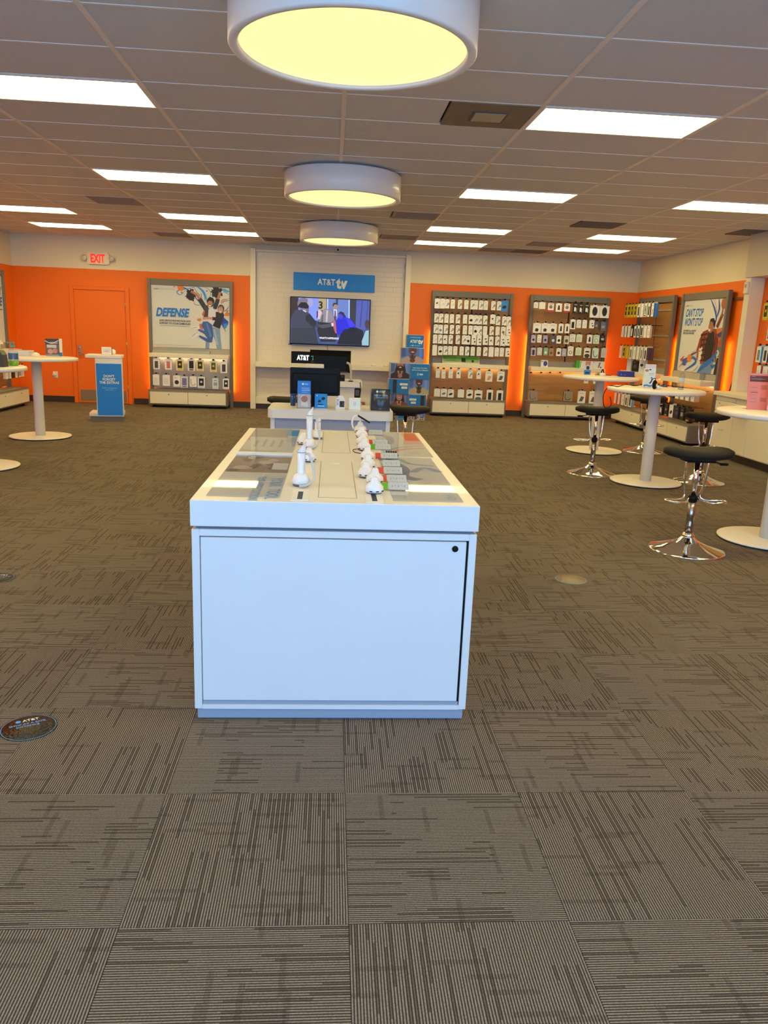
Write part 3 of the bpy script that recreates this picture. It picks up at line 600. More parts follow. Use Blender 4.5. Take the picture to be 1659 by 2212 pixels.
def design(style, w, h, d):
    k = (style, round(w, 3), round(h, 3), round(d, 3))
    if k in PR: return PR[k]
    p = front_print(w, h, -d/2-0.0005, -w/2, -h/2); s = style.split(':'); n = s[0]; K = (30, 28, 28)
    ex = lambda i, dflt: tuple(int(v) for v in s[i].split(',')) if len(s) > i else dflt
    if n == 'cable': p.stroke([(w*.3, h*.22), (w*.45, h*.3), (w*.55, h*.42), (w*.9, h*.45), (w*.82, h*.62), (w*.6, h*.55), (w*.55, h*.42)], 0.009, ex(1, K)); p.rect(w*.15, h*.8, w*.55, h*.84, (150, 140, 120))
    elif n == 'faint': p.stroke([(w*.3, h*.25), (w*.5, h*.4), (w*.8, h*.42), (w*.7, h*.55), (w*.45, h*.5)], 0.006, (190, 176, 150)); p.rect(w*.15, h*.8, w*.6, h*.83, (170, 158, 132))
    elif n == 'blob': p.ell(w*.5, h*.42, w*.32, h*.14, ex(1, K), rot=0.35); p.rect(w*.15, h*.8, w*.55, h*.84, (150, 140, 120))
    elif n == 'disc': p.ell(w*.5, h*.4, w*.3, w*.3, ex(1, K)); p.rect(w*.15, h*.8, w*.55, h*.84, (150, 140, 120))
    elif n == 'ring': p.ell(w*.5, h*.38, w*.3, w*.3, ex(1, (150, 146, 130))); p.ell(w*.5, h*.38, w*.22, w*.22, ex(2, (226, 218, 190))); p.rect(w*.15, h*.8, w*.55, h*.84, (150, 140, 120))
    elif n == 'plug': p.ell(w*.45, h*.55, w*.18, h*.08, K, rot=0.5); p.stroke([(w*.3, h*.45), (w*.45, h*.55), (w*.6, h*.62)], 0.012, K); p.stroke([(w*.6, h*.35), (w*.75, h*.42)], 0.007, (120, 112, 96))
    elif n == 'two': p.ell(w*.55, h*.6, w*.2, h*.05, K, rot=0.2); p.ell(w*.7, h*.3, w*.2, h*.07, K, rot=0.4); p.stroke([(w*.4, h*.5), (w*.6, h*.42)], 0.005, (160, 150, 130))
    elif n == 'oval': p.ell(w*.5, h*.52, w*.27, h*.38, K)
    elif n == 'phone': p.rect(w*.24, h*.12, w*.76, h*.78, ex(1, K)); p.rect(w*.28, h*.70, w*.42, h*.76, (90, 90, 90))
    elif n == 'window': p.rect(w*.18, h*.2, w*.82, h*.86, ex(1, K)); p.rect(w*.2, h*.05, w*.8, h*.14, ex(2, (214, 170, 40))); p.ell(w*.5, h*.55, w*.16, h*.1, ex(2, (214, 170, 40)))
    elif n == 'slab': p.poly([(w*.18, h*.15), (w*.62, h*.15), (w*.84, h*.52), (w*.42, h*.58)], ex(1, (88, 80, 72))); p.rect(w*.15, h*.8, w*.7, h*.84, (150, 140, 120))
    elif n == 'box3': p.poly([(w*.28, h*.15), (w*.66, h*.15), (w*.72, h*.42), (w*.45, h*.5), (w*.28, h*.42)], K); p.rect(w*.15, h*.8, w*.75, h*.84, (150, 140, 120))
    elif n == 'bandtop': p.rect(0, h*.0, w, h*.16, ex(1, (210, 40, 90))); p.ell(w*.5, h*.55, w*.28, h*.22, (120, 112, 110)); p.rect(w*.25, h*.86, w*.8, h*.93, ex(1, (210, 40, 90)))
    elif n == 'bag': p.poly([(w*.3, h*.2), (w*.7, h*.2), (w*.64, h*.7), (w*.5, h*.82), (w*.36, h*.7)], K)
    elif n == 'white': p.rect(w*.25, h*.2, w*.6, h*.6, (236, 236, 232)); p.rect(w*.65, h*.1, w*.75, h*.5, (210, 208, 204)); p.rect(w*.2, h*.82, w*.8, h*.88, (200, 200, 200))
    elif n == 'band': p.stroke([(w*.2, h*.8), (w*.18, h*.4), (w*.35, h*.15), (w*.7, h*.2), (w*.8, h*.35)], 0.011, ex(1, K))
    elif n == 'pods': p.ell(w*.5, h*.62, w*.36, h*.08, K); p.ell(w*.5, h*.2, w*.42, h*.2, ex(1, (60, 66, 46)))
    elif n == 'lines':
        for i in range(4): p.rect(w*.15, h*(.25+.13*i), w*(.8-.1*(i % 2)), h*(.28+.13*i), ex(1, (170, 158, 150)))
    elif n == 'grey': p.rect(w*.2, h*.3, w*.8, h*.6, ex(1, (150, 148, 144))); p.rect(w*.3, h*.75, w*.7, h*.82, (120, 118, 116))
    me = p.mb.mesh('print') if p.mb.f else None
    PR[k] = me
    return me
def hang(rk, lx, lz, w, h, style, face=(232, 222, 196), side=(206, 188, 150), d=0.03, n=1, front=-0.33, label='', group='', cat='package', hook=True):
    z_h = lz+h/2+0.014
    if hook: link('peg_hook', HOOK, rk, (lx, min(-0.075, front+0.245), z_h))
    M = Matrix.Translation(rk.location) @ rk.rotation_euler.to_matrix().to_4x4()
    for i in range(n):
        p = M @ Vector((lx+random.uniform(-1, 1)*0.002, front+d/2+i*(d+0.003), lz))
        o = link('hanging_pack', pack_mesh(w, h, d, face, side), None, p, (0, 0, rk.rotation_euler.z+random.uniform(-0.05, 0.05)))
        if i == 0 or n <= 3: tag(o, label if n == 1 else label, cat, group)
        else: tag(o, label, cat, group)
        me = design(style, w, h, d)
        if me is not None: link('print', me, o)
WH, WS = (232, 222, 196), (200, 180, 140)
# --- accessory rack beside the TV bay
def zoomxy(x, y, x0, y0, s): return x0+x/s, y0+y/s
rowsA = [2.12, 1.86, 1.68, 1.52, 1.31]
ra = rack('accessory_rack', 'grey framed wood-backed accessory rack between TV bay and headphone rack', (2.668, YB, 0), 0, 'wood')
def row_on(rk, items, x0, y0, s, Yp, label, group, defw=75, defh=150, zfix=None, cx=None):
    """items: (zoomed x, y, style, [w, h, face, side, n])"""
    for it in items:
        x, y, st = it[:3]; ww = it[3] if len(it) > 3 and it[3] else defw; hh = it[4] if len(it) > 4 and it[4] else defh
        face = it[5] if len(it) > 5 and it[5] else WH; side = it[6] if len(it) > 6 and it[6] else WS; n = it[7] if len(it) > 7 else 1
        q = PY(x0+x/s, y0+y/s, Yp); m_ = Yp/FPX*1.0
        hang(rk, q.x-rk.location.x, q.z, ww/s*m_, hh/s*m_, st, face, side, n=n, label=(it[8] if len(it) > 8 else label % STY.get(st.split(':')[0], 'product photo')), group=(it[9] if len(it) > 9 else group+' '+st.split(':')[0]))
STY = {'cable': 'a coiled cable', 'faint': 'a faint pale cord', 'blob': 'a dark oval puck', 'disc': 'a round disc', 'ring': 'a pale ring', 'plug': 'a black plug', 'two': 'two small adapters', 'oval': 'a tall black oval', 'phone': 'a phone case', 'window': 'a dark window and coloured badge',
       'slab': 'a slanted power bank', 'box3': 'a black block', 'bandtop': 'pink bands', 'bag': 'a black mount', 'white': 'a white gadget', 'band': 'a neckband', 'pods': 'a row of black pods', 'lines': 'plain text lines', 'grey': 'a grey panel', 'none': 'no picture'}
A = (920, 630, 8.295, 14.97)
y1 = lambda x: 205+x*0.04
row_on(ra, [(205, y1(205), 'plug', 88, 165), (298, y1(298), 'faint', 85, 160)]+[(x, y1(x), st) for x, st in ((383, 'cable'), (482, 'faint'), (610, 'cable'), (725, 'faint'), (835, 'cable'), (893, 'faint'), (988, 'cable'), (1075, 'faint'), (1212, 'cable'), (1312, 'cable'))],
       *A, 'white pack printed with %s, top hooks of rack beside TV bay', 'rack beside bay, top row')
q = PY(920+1413/8.295, 630+262/8.295, 14.95)
hang(ra, q.x-ra.location.x, q.z, 0.128, 0.195, 'blob', (40, 128, 190), (30, 100, 150), label='bright blue pack with black gadget, top hook of rack beside TV bay', group='')
y2 = lambda x: 465+x*0.045
row_on(ra, [(x, y2(x), st) for x, st in ((188, 'cable'), (275, 'cable'), (370, 'faint'), (466, 'faint'), (576, 'cable'), (700, 'faint'), (893, 'cable'), (968, 'cable'), (1065, 'cable'), (1295, 'cable'), (1405, 'cable'), (1485, 'cable'))]+[(812, 500, 'blob', 85), (1200, 495, 'plug', 90, 155)], *A, 'white pack printed with %s, second hook row of rack beside TV bay', 'rack beside bay, second row')
y3 = lambda x: 662+x*0.036
row_on(ra, [(x, y3(x), st) for x, st in ((180, 'cable'), (360, 'cable'), (465, 'cable'), (573, 'cable'), (698, 'faint'), (800, 'faint'), (968, 'cable'), (1060, 'faint'), (1178, 'cable'), (1285, 'faint'))]+[(262, 675, 'disc:120,140,160', 80), (890, 695, 'disc', 82), (1385, 712, 'disc:110,104,100', 82), (1480, 700, 'two', 85, 160)], *A, 'white pack printed with %s, third hook row of rack beside TV bay', 'rack beside bay, third row')
y4 = lambda x: 845+x*0.03
row_on(ra, [(x, y4(x), st) for x, st in ((165, 'faint'), (255, 'cable'), (447, 'cable'), (573, 'cable'), (683, 'cable'), (1280, 'cable'))]+[(345, 860, 'plug', 80), (760, 870, 'disc', 75), (858, 862, 'two', 85, 175), (955, 872, 'two', 82, 175), (1068, 865, 'two', 92, 175), (1172, 885, 'plug', 82), (1378, 880, 'two', 85, 180), (1465, 880, 'two', 85, 170)], *A, 'white pack printed with %s, fourth hook row of rack beside TV bay', 'rack beside bay, fourth row')
y5 = lambda x: 1045+x*0.03
row_on(ra, [(x, y5(x), st) for x, st in ((348, 'cable'), (435, 'faint'), (525, 'faint'), (640, 'faint'), (742, 'cable'), (840, 'faint'), (950, 'faint'), (1068, 'cable'), (1270, 'faint'), (1360, 'faint'))]+[(158, 1050, 'none', 82, 180), (260, 1058, 'blob', 82), (1170, 1080, 'none', 90, 170), (1465, 1090, 'two', 80)], *A, 'white pack printed with %s, fifth hook row of rack beside TV bay', 'rack beside bay, fifth row')
B = (920, 770, 4.1475, 14.97)
row_on(ra, [(107, 152, 'faint', 36, 78), (158, 158, 'faint', 36, 78), (222, 155, 'faint', 38, 78), (293, 155, 'plug', 38, 78), (398, 158, 'cable', 40, 78), (474, 162, 'plug', 40, 78), (565, 180, 'slab:206,150,110', 64, 90), (672, 180, 'slab', 66, 90)], *B, 'white pack printed with %s, under ledge of rack beside TV bay', 'rack beside bay, under ledge')
row_on(ra, [(100, 325, 'none', 54, 68), (160, 327, 'blob:110,118,140', 54, 68), (222, 332, 'blob', 56, 70), (315, 333, 'none', 56, 70), (392, 338, 'blob', 58, 74), (470, 353, 'pods:90,96,84', 70, 95), (572, 350, 'phone', 56, 98), (661, 355, 'phone', 58, 98)], *B, 'white box printed with %s, lowest hooks of rack beside TV bay', 'rack beside bay, lowest row')
# ledge display tray
c = PY(1000, 779, 15.06)
t = thing('demo_tray', 'green backed white demo tray leaning on rack ledge beside TV bay', 'display', (c.x-0.04, 15.02, 1.0))
q = MB(); q.prism([(-0.37, 0.0), (0.37, 0.0), (0.33, 0.02), (-0.33, 0.02)], -0.07, 0.05); q.build('tray', M_CREAM, t)
Mt = Matrix.Rotation(R(-35), 4, 'X')
q = MB(); q.box(-0.36, 0.36, 0.0, 0.012, 0.015, 0.17, M=Mt); q.build('back_card', M_CREAM, t)
pr = Print(Mt @ Vector((-0.35, 0, 0.02)), (1, 0, 0), Mt.to_3x3() @ Vector((0, 0, 1)), Mt.to_3x3() @ Vector((0, -1, 0)), 0.001); pr.rect(0, 0.08, 0.7, 0.145, (96, 170, 40)); pr.rect(0, 0, 0.7, 0.08, (150, 168, 110)); pr.rect(0.36, 0.02, 0.44, 0.11, (40, 40, 40)); pr.rect(0.56, 0.02, 0.6, 0.07, (40, 40, 40)); pr.rect(0.06, 0.03, 0.3, 0.045, (120, 130, 90)); pr.build('print', t)
# --- headphone rack near the corner
rb = rack('accessory_rack', 'grey framed wood-backed rack with smartwatch and headphone packs nearest the room corner', (4.57, YB, 0), 0, 'wood')
C_ = (1130, 640, 8.295, 14.97)
PI, GR = (214, 206, 214), (120, 118, 118)
L1 = 'pack printed with %s, top hooks of corner rack'
row_on(rb, [(230, 160, 'lines', 80, 95), (345, 168, 'none', 112, 115), (495, 198, 'bandtop', 108, 138, None, (200, 60, 100)), (642, 203, 'bag', 108, 138), (787, 208, 'bandtop', 108, 145, None, (200, 60, 100)), (937, 215, 'white', 82, 170, (26, 24, 24), (20, 18, 18)), (1037, 225, 'white', 82, 170, (26, 24, 24), (20, 18, 18)), (1145, 228, 'white', 90, 165, (26, 24, 24), (20, 18, 18)), (1285, 275, 'oval', 172, 205), (1458, 283, 'oval', 166, 205)], *C_, L1, 'corner rack, top row')
row_on(rb, [(250, 570, 'box3', 138, 165), (398, 573, 'box3', 138, 165), (532, 577, 'box3', 138, 165), (677, 577, 'bag', 88, 158), (787, 580, 'bag', 86, 158), (892, 505, 'phone', 92, 165), (1000, 497, 'faint', 82, 138), (1102, 500, 'faint', 82, 138), (1232, 502, 'two', 88, 140), (1315, 520, 'grey', 62, 132, (84, 84, 86), (60, 60, 60)), (1437, 540, 'grey', 94, 158, (104, 104, 106), (80, 80, 80))], *C_, 'pack printed with %s, second hook row of corner rack', 'corner rack, second row')
row_on(rb, [(187, 765, 'disc:60,50,60', 76, 130, (178, 168, 190), (150, 140, 170)), (290, 762, 'ring', 78, 130), (400, 772, 'disc:50,50,66', 78, 130, (170, 160, 186), (150, 140, 170)), (540, 778, 'disc:210,206,200', 84, 136, (70, 74, 88), (190, 160, 150)), (642, 778, 'disc', 84, 136), (780, 785, 'disc:90,70,56', 96, 140, (196, 180, 150), (120, 116, 110)), (885, 750, 'ring', 98, 130), (1005, 755, 'lines', 108, 130, (214, 218, 176), (110, 150, 60)), (1190, 770, 'bag', 96, 150), (1312, 775, 'ring', 110, 150, (206, 214, 170), (90, 160, 40)), (1425, 762, 'grey:190,180,170', 88, 130, (44, 14, 16), (30, 10, 12))], *C_, 'pack printed with %s, third hook row of corner rack', 'corner rack, third row')
row_on(rb, [(187, 998, 'phone:40,40,50', 82, 140, (180, 172, 190), (150, 150, 170)), (297, 990, 'ring:210,190,120', 84, 130, (206, 200, 186), (140, 160, 170)), (404, 992, 'ring:190,200,150', 80, 130, (130, 170, 130), (90, 120, 130)), (504, 1002, 'disc:90,80,76', 80, 130, (180, 130, 80), (90, 80, 80)), (637, 1003, 'disc:50,54,80', 84, 134), (735, 1008, 'ring', 76, 130, (180, 176, 176), (140, 138, 140)), (850, 985, 'ring:110,104,96', 104, 165), (992, 990, 'lines', 108, 132, (212, 220, 170), (110, 150, 60)), (1147, 1015, 'pods', 118, 168), (1297, 1022, 'band', 112, 175, (214, 222, 196), (150, 160, 130)), (1447, 1015, 'lines', 100, 165, (200, 192, 170), (120, 110, 90))], *C_, 'pack printed with %s, fourth hook row of corner rack', 'corner rack, fourth row')
D_ = (920, 770, 4.1475, 14.97)
row_on(rb, [(1437, 218, 'plug', 40, 46), (1518, 222, 'plug', 40, 46)], *D_, 'small white box printed with %s under ledge of corner rack', 'corner rack, under ledge')
row_on(rb, [(960, 352, 'band:70,66,60', 84, 88, (150, 130, 104), (120, 100, 80)), (1272, 358, 'band', 84, 88, (150, 132, 108), (40, 38, 36)), (1395, 365, 'slab:90,86,80', 70, 108), (1500, 370, 'slab:90,86,80', 72, 112)], *D_, 'boxed item printed with %s, lowest hooks of corner rack', 'corner rack, lowest row')
for x in (940, 1030, 1110, 1200): q = PY(920+x/4.1475, 770+148/4.1475, 15.0); link('peg_hook', HOOK, rb, (q.x-rb.location.x, -0.075, q.z))
for x, w_, z_, col, lab, st in ((375, 0.13, 0.125, (226, 220, 210), 'white box with blue speaker picture on ledge of corner rack', 'oval'), (975, 0.075, 0.14, (70, 160, 30), 'plain green box on ledge of corner rack', 'none'), (1120, 0.25, 0.14, (222, 214, 196), 'white box with a smiling mouth picture on ledge of corner rack', 'face'), (1342, 0.24, 0.14, (222, 214, 196), 'white box with phone picture on ledge of corner rack', 'slab')):
    c = PY(1130+x/8.295, 640+1190/8.295, 15.06); o = MB().bevel_box(-w_/2, w_/2, -0.04, 0.04, 0, z_, 0.002).build('product_box', INK(col), None, (c.x, 15.06, 1.0)); tag(o, lab, 'box')
    p = front_print(w_, z_, -0.041, -w_/2, 0)
    if st == 'oval': p.ell(w_*.62, z_*.5, w_*.3, z_*.4, (60, 60, 130)); p.rect(w_*.05, z_*.75, w_*.3, z_*.85, (40, 40, 90)); p.build('print', o)
    elif st == 'face': p.rect(w_*.45, 0.005, w_*.85, z_-.005, (196, 130, 100)); p.ell(w_*.65, z_*.45, w_*.11, z_*.11, (150, 50, 50)); p.ell(w_*.65, z_*.47, w_*.09, z_*.05, (236, 230, 220)); p.rect(w_*.03, z_*.1, w_*.08, z_*.9, (60, 150, 30)); p.rect(w_*.1, z_*.82, w_*.16, z_*.9, (30, 30, 30)); p.build('print', o)
    elif st == 'slab': p.poly([(w_*.45, z_*.15), (w_*.58, z_*.15), (w_*.68, z_*.85), (w_*.55, z_*.85)], (130, 110, 110)); p.ell(w_*.7, z_*.2, w_*.06, z_*.1, (50, 46, 46)); p.rect(w_*.05, z_*.85, w_*.1, z_*.93, (30, 30, 30)); p.build('print', o)
# --- DEFENSE poster rack
rd = rack('poster_rack', 'grey framed rack with DEFENSE cheering poster and phone cases below', (-2.657, YB, 0), 0, 'poster_perf')
def poster(rk, z0=1.105, z1=2.235):
    wd = RW-0.125
    po_ = MB().box(-wd/2, wd/2, -0.09, -0.075, z0, z1).build('poster', INK((212, 204, 178)), rk)
    return po_, wd, z1-z0
po_, pw, ph = poster(rd)
pr = front_print(pw, ph, -0.0905, -pw/2, 1.105); pr.map = quad((172, 178), (1405, 225), (1410, 1168), (200, 1125), pw, ph)
m1 = pr.map
DB, LB, NB, OR, SK, SK2 = (30, 120, 190), (70, 160, 200), (30, 50, 110), (226, 120, 30), (176, 118, 84), (196, 140, 108)
def st(pts, wd, col, taper=True): pr.stroke(pts, wd, col, taper=taper)
def zell(x, y, a, b, c, jag=0.0, n=22):
    ps = []; rnd = random.Random(int(x*3+y))
    for k in range(n): tt = 2*math.pi*k/n; qq = 1+jag*(rnd.random()*2-1); ps.append((x+a*qq*math.cos(tt), y+b*qq*math.sin(tt)))
    pr.poly(ps, c)
st([(580, 195), (720, 240), (830, 330), (960, 480)], .022, NB); st([(890, 205), (980, 270), (1030, 360), (1050, 440)], .045, LB); st([(900, 212), (1000, 300), (1020, 420)], .018, DB); st([(720, 260), (640, 330), (580, 300), (620, 260), (760, 240), (900, 205)], .016, DB); st([(1000, 208), (1090, 260), (1110, 330), (1050, 420)], .010, (40, 120, 110)); st([(830, 205), (900, 300), (980, 380)], .008, (40, 40, 60)); st([(860, 420), (850, 470), (920, 490), (960, 470)], .008, NB); st([(930, 330), (970, 320), (950, 380), (900, 360)], .008, NB)
st([(1405, 270), (1290, 265), (1180, 290), (1135, 340), (1160, 370)], .016, DB); st([(1405, 290), (1330, 262), (1290, 250)], .05, LB); st([(1405, 330), (1350, 300), (1300, 290)], .012, DB); st([(1270, 470), (1300, 410), (1405, 395)], .018, (190, 110, 70)); st([(1280, 475), (1320, 430), (1405, 420)], .012, (40, 50, 100)); st([(1310, 590), (1360, 560), (1400, 500)], .012, (40, 34, 40)); st([(1330, 640), (1370, 580), (1405, 570)], .012, (60, 40, 40))
zell(635, 230, 50, 42, OR, .22, 26); zell(537, 210, 10, 10, (190, 80, 40)); zell(655, 298, 13, 12, (190, 90, 60)); zell(1050, 275, 12, 12, (190, 90, 60)); zell(1372, 625, 42, 32, OR, .15); zell(930, 712, 34, 22, OR, .15); zell(1020, 620, 40, 50, (200, 96, 60), .2)
zell(795, 340, 78, 88, (30, 28, 34), .28, 40); zell(1205, 300, 85, 95, (30, 28, 34), .28, 40)
zell(1110, 440, 62, 74, (40, 26, 22), .06); pr.poly([(1150, 440), (1180, 470), (1190, 560), (1150, 540)], (30, 110, 130))
st([(1040, 560), (990, 480), (930, 390)], .085, (52, 50, 52), False); st([(935, 395), (890, 335), (800, 278)], .045, SK, False); st([(1175, 540), (1205, 460), (1225, 395)], .075, (48, 46, 50), False); st([(1228, 395), (1245, 340), (1260, 290)], .05, SK, False)
pr.poly([(1000, 490), (1060, 490), (1090, 560), (1085, 680), (990, 690), (1020, 600)], (64, 60, 60)); pr.poly([(1075, 555), (1140, 535), (1195, 610), (1190, 690), (1150, 795), (1065, 740)], (216, 204, 190))
zell(1098, 462, 44, 56, SK); zell(1098, 498, 18, 10, (236, 226, 214)); pr.poly([(1052, 450), (1070, 405), (1110, 395), (1145, 430), (1148, 480), (1130, 430), (1090, 420)], (36, 24, 22))
pr.poly([(985, 740), (1060, 735), (1135, 790), (1150, 960), (1130, 1060), (1060, 1060), (930, 980), (915, 940), (1060, 1000), (1010, 930), (910, 875), (920, 850), (1010, 880), (965, 800)], (62, 92, 140)); pr.poly([(1030, 760), (1060, 760), (1130, 960), (1100, 990)], (86, 118, 164))
pr.poly([(810, 820), (910, 800), (960, 790), (945, 840), (900, 865), (810, 850)], (222, 214, 196)); pr.poly([(800, 970), (880, 905), (925, 915), (930, 960), (860, 985), (800, 990)], (222, 214, 196)); st([(805, 850), (860, 830), (910, 828)], .006, (90, 60, 60)); st([(800, 985), (850, 940), (905, 900)], .008, (90, 60, 60)); pr.poly([(930, 780), (965, 770), (990, 870), (940, 840)], (200, 96, 70))
zell(1272, 545, 52, 64, (44, 30, 26), .05); pr.poly([(1190, 590), (1240, 590), (1300, 590), (1325, 640), (1290, 740), (1255, 850), (1140, 805), (1190, 700)], (40, 36, 44)); st([(1300, 620), (1220, 690), (1130, 692)], .06, (40, 36, 44), False); st([(1140, 692), (1050, 686), (985, 690)], .042, SK2, False)
zell(1266, 560, 40, 52, SK2); zell(1262, 588, 14, 8, (240, 230, 220)); pr.poly([(1225, 540), (1250, 500), (1295, 500), (1310, 550), (1290, 520), (1250, 525)], (130, 110, 96))
pr.poly([(1140, 825), (1255, 850), (1262, 960), (1285, 1162), (1205, 1160), (1190, 1050), (1150, 960)], (128, 148, 160)); pr.poly([(1030, 1050), (1090, 1070), (1085, 1158), (1025, 1155)], (120, 140, 156)); pr.poly([(1150, 860), (1180, 860), (1230, 1100), (1205, 1100)], (160, 176, 184))
pr.poly([(1310, 670), (1390, 740), (1385, 780), (1330, 850), (1280, 780)], (40, 60, 160)); pr.poly([(1310, 770), (1385, 765), (1350, 840), (1320, 845)], (40, 140, 190)); st([(1290, 800), (1330, 860), (1350, 900)], .01, NB)
for (a, b) in (((750, 800), (790, 805)), ((755, 840), (790, 830)), ((765, 885), (785, 860)), ((752, 1000), (790, 995)), ((775, 1030), (800, 1005)), ((800, 1050), (815, 1015)), ((832, 1055), (830, 1025)), ((1325, 915), (1345, 945)), ((1325, 990), (1345, 1012))): st([a, b], .009, (60, 56, 60))
pr.map = None
pr.text('AT&T', 0.05, ph-0.085, 0.034, (90, 86, 80), 0.02); pr.text('PROTECT ADVANTAGE', 0.14, ph-0.085, 0.034, (160, 156, 146), 0.0, wscale=0.8)
pr.text('DEFENSE', 0.08, ph-0.56, 0.21, (24, 116, 180), 0.04, shear=0.2, wscale=0.72)
pr.text('ADD DEVICE PROTECTION AND', 0.43, ph-0.655, 0.046, (40, 38, 40), 0.02, align='C', wscale=0.86); pr.text('SUPPORT TO YOUR GAME PLAN.', 0.43, ph-0.705, 0.046, (40, 38, 40), 0.02, align='C', wscale=0.86)
pr.rect(0.15, ph-0.735, 0.70, ph-0.728, (140, 136, 124)); pr.rect(0.02, 0.045, 0.85, 0.05, (176, 170, 150)); pr.rect(0.02, 0.03, 0.7, 0.035, (176, 170, 150))
pr.build('print', po_)
E_ = (300, 590, 7.136, 14.97)
row_on(rd, [(268, 1400, 'phone:70,66,64', 95, 155), (452, 1405, 'phone:206,110,84', 100, 155, None, (206, 120, 96)), (632, 1415, 'window', 105, 160, (224, 206, 130), (206, 160, 30)), (810, 1418, 'window:24,22,22:24,22,22', 105, 170), (942, 1425, 'window', 105, 160, (224, 206, 130), (206, 160, 30)), (1148, 1440, 'window:70,70,66', 100, 160, (226, 210, 140), (206, 160, 30)), (1308, 1455, 'phone:60,52,56', 100, 165)], *E_, 'phone case pack with %s, upper hooks under DEFENSE poster', 'cases under poster, upper row', 0, 0)
row_on(rd, [(267, 1645, 'lines', 98, 155, None, (180, 50, 40)), (422, 1655, 'lines', 110, 160, None, (200, 80, 80)), (582, 1665, 'disc', 105, 165), (702, 1680, 'window:130,100,140:110,108,108', 108, 165, (206, 206, 200), (190, 190, 180)), (837, 1673, 'band:150,130,130', 105, 155), (962, 1685, 'window:26,24,26:200,196,190', 110, 165, (220, 212, 190), (200, 190, 160)), (1182, 1703, 'grey:150,146,130', 92, 160, (206, 206, 190), (60, 130, 160)), (1342, 1708, 'window:24,22,24:230,226,214', 92, 155)], *E_, 'phone case pack with %s, lower hooks under DEFENSE poster', 'cases under poster, lower row', 0, 0)
MB().box(-RW/2+0.07, 0.35, -0.16, -0.09, 1.0, 1.055).build('graphic_rail', P('rail_glass', (0.35, 0.38, 0.36), 0.15), rd)
# --- right wall: phone-case rack and CAN'T STOP rack (local +x runs towards the street windows)
r1 = rack('accessory_rack', 'wood-backed phone case rack on side wall beside CANT STOP poster rack', (XR, 14.095, 0), R(-90), 'wood', rows=(2.1, 1.66, 1.24))
YEL, YS = (206, 176, 40), (196, 160, 20)
def wrow(rk, z, specs, lab, grp, h=0.165, w=0.095, front=-0.40, x0=-0.66, dx=0.155):
    for i, (stl, face, side, n) in enumerate(specs):
        if stl is None: continue
        nm = STY.get(stl.split(':')[0], 'product photo'); cn = {YEL: 'yellow', WH: 'white', (30, 28, 30): 'black'}.get(face, 'coloured')
        hang(rk, x0+i*dx, z, w, h, stl, face, side, d=0.018, n=n, front=front, label='%s pack printed with %s, %s' % (cn, nm, lab), group='%s %s %s' % (grp, cn, nm))
zq = lambda x, y: PX(x, y, 5.52).z
wrow(r1, zq(1400, 670), [('window', YEL, YS, 3), ('window', YEL, YS, 3), ('window', YEL, YS, 3), ('window', YEL, YS, 3), ('phone', WH, WS, 4), ('faint', WH, WS, 3), ('window:150,150,140:40,40,40', WH, WS, 3), ('phone', WH, (60, 70, 70), 2), ('slab:200,140,110', WH, (40, 120, 170), 4)], 'top hooks of phone case rack', 'case rack top', h=0.225, w=0.11)
wrow(r1, zq(1395, 717), [('lines:190,170,160', WH, (90, 30, 60), 2), ('lines', WH, (60, 30, 70), 2), ('faint', WH, WS, 2), ('phone:240,236,230', (30, 28, 30), (24, 22, 24), 3), ('phone', WH, (40, 40, 70), 3), ('phone', WH, (30, 30, 60), 3), ('window:40,40,40:40,40,40', WH, WS, 3), ('faint', WH, WS, 3), ('ring:200,110,100', WH, WS, 2)], 'middle hooks of phone case rack', 'case rack middle', h=0.20, w=0.11, x0=-0.72)
wrow(r1, zq(1397, 765), [('lines', WH, (220, 150, 130), 2), ('window', YEL, YS, 2), ('none', YEL, YS, 6), ('phone:110,110,70', WH, WS, 3), ('lines', WH, WS, 4), ('faint', WH, WS, 3), ('phone:120,110,80', WH, WS, 3), ('phone', WH, (56, 26, 50), 6)], 'lower hooks of phone case rack', 'case rack lower', h=0.22, w=0.11, x0=-0.72, dx=0.172)
wrow(r1, zq(1375, 871), [('lines', WH, (200, 60, 40), 3), ('lines', WH, (200, 60, 40), 3), ('faint', WH, WS, 4), ('phone', WH, WS, 3), ('phone', WH, (110, 150, 170), 3)], 'lowest hooks of phone case rack', 'case rack lowest', h=0.2, w=0.12, x0=-0.74, dx=0.19)
r2 = rack('poster_rack', "grey framed rack with CAN'T STOP WON'T STOP poster on side wall", (XR, 12.228, 0), R(-90), 'poster')
po2, pw, ph = poster(r2)
pr = front_print(pw, ph, -0.0905, -pw/2, 1.105)
pr.text('CAN\'T STOP', 0.08, ph*0.775, 0.165, (34, 110, 170), 0.03, shear=0.2, wscale=0.66); pr.text('WON\'T STOP', 0.07, ph*0.645, 0.165, (34, 110, 170), 0.03, shear=0.2, wscale=0.62)
pr.text('AT&T', 0.06, ph*0.915, 0.035, (90, 86, 80), 0.02); pr.text('INTERNET', 0.15, ph*0.915, 0.035, (170, 164, 150), 0)
pr.text('JUST INTERNET with CONSISTENT', 0.07, ph*0.56, 0.042, (60, 50, 46), 0.02, shear=0.15, wscale=0.72); pr.text('SPEEDS, EVEN AT PEAK TIMES.', 0.07, ph*0.525, 0.042, (60, 50, 46), 0.02, shear=0.15, wscale=0.72)
pr.map = lambda a, b: (a*pw, b*ph)
def s2(pts, wd, col, taper=True): pr.stroke(pts, wd, col, taper=taper)
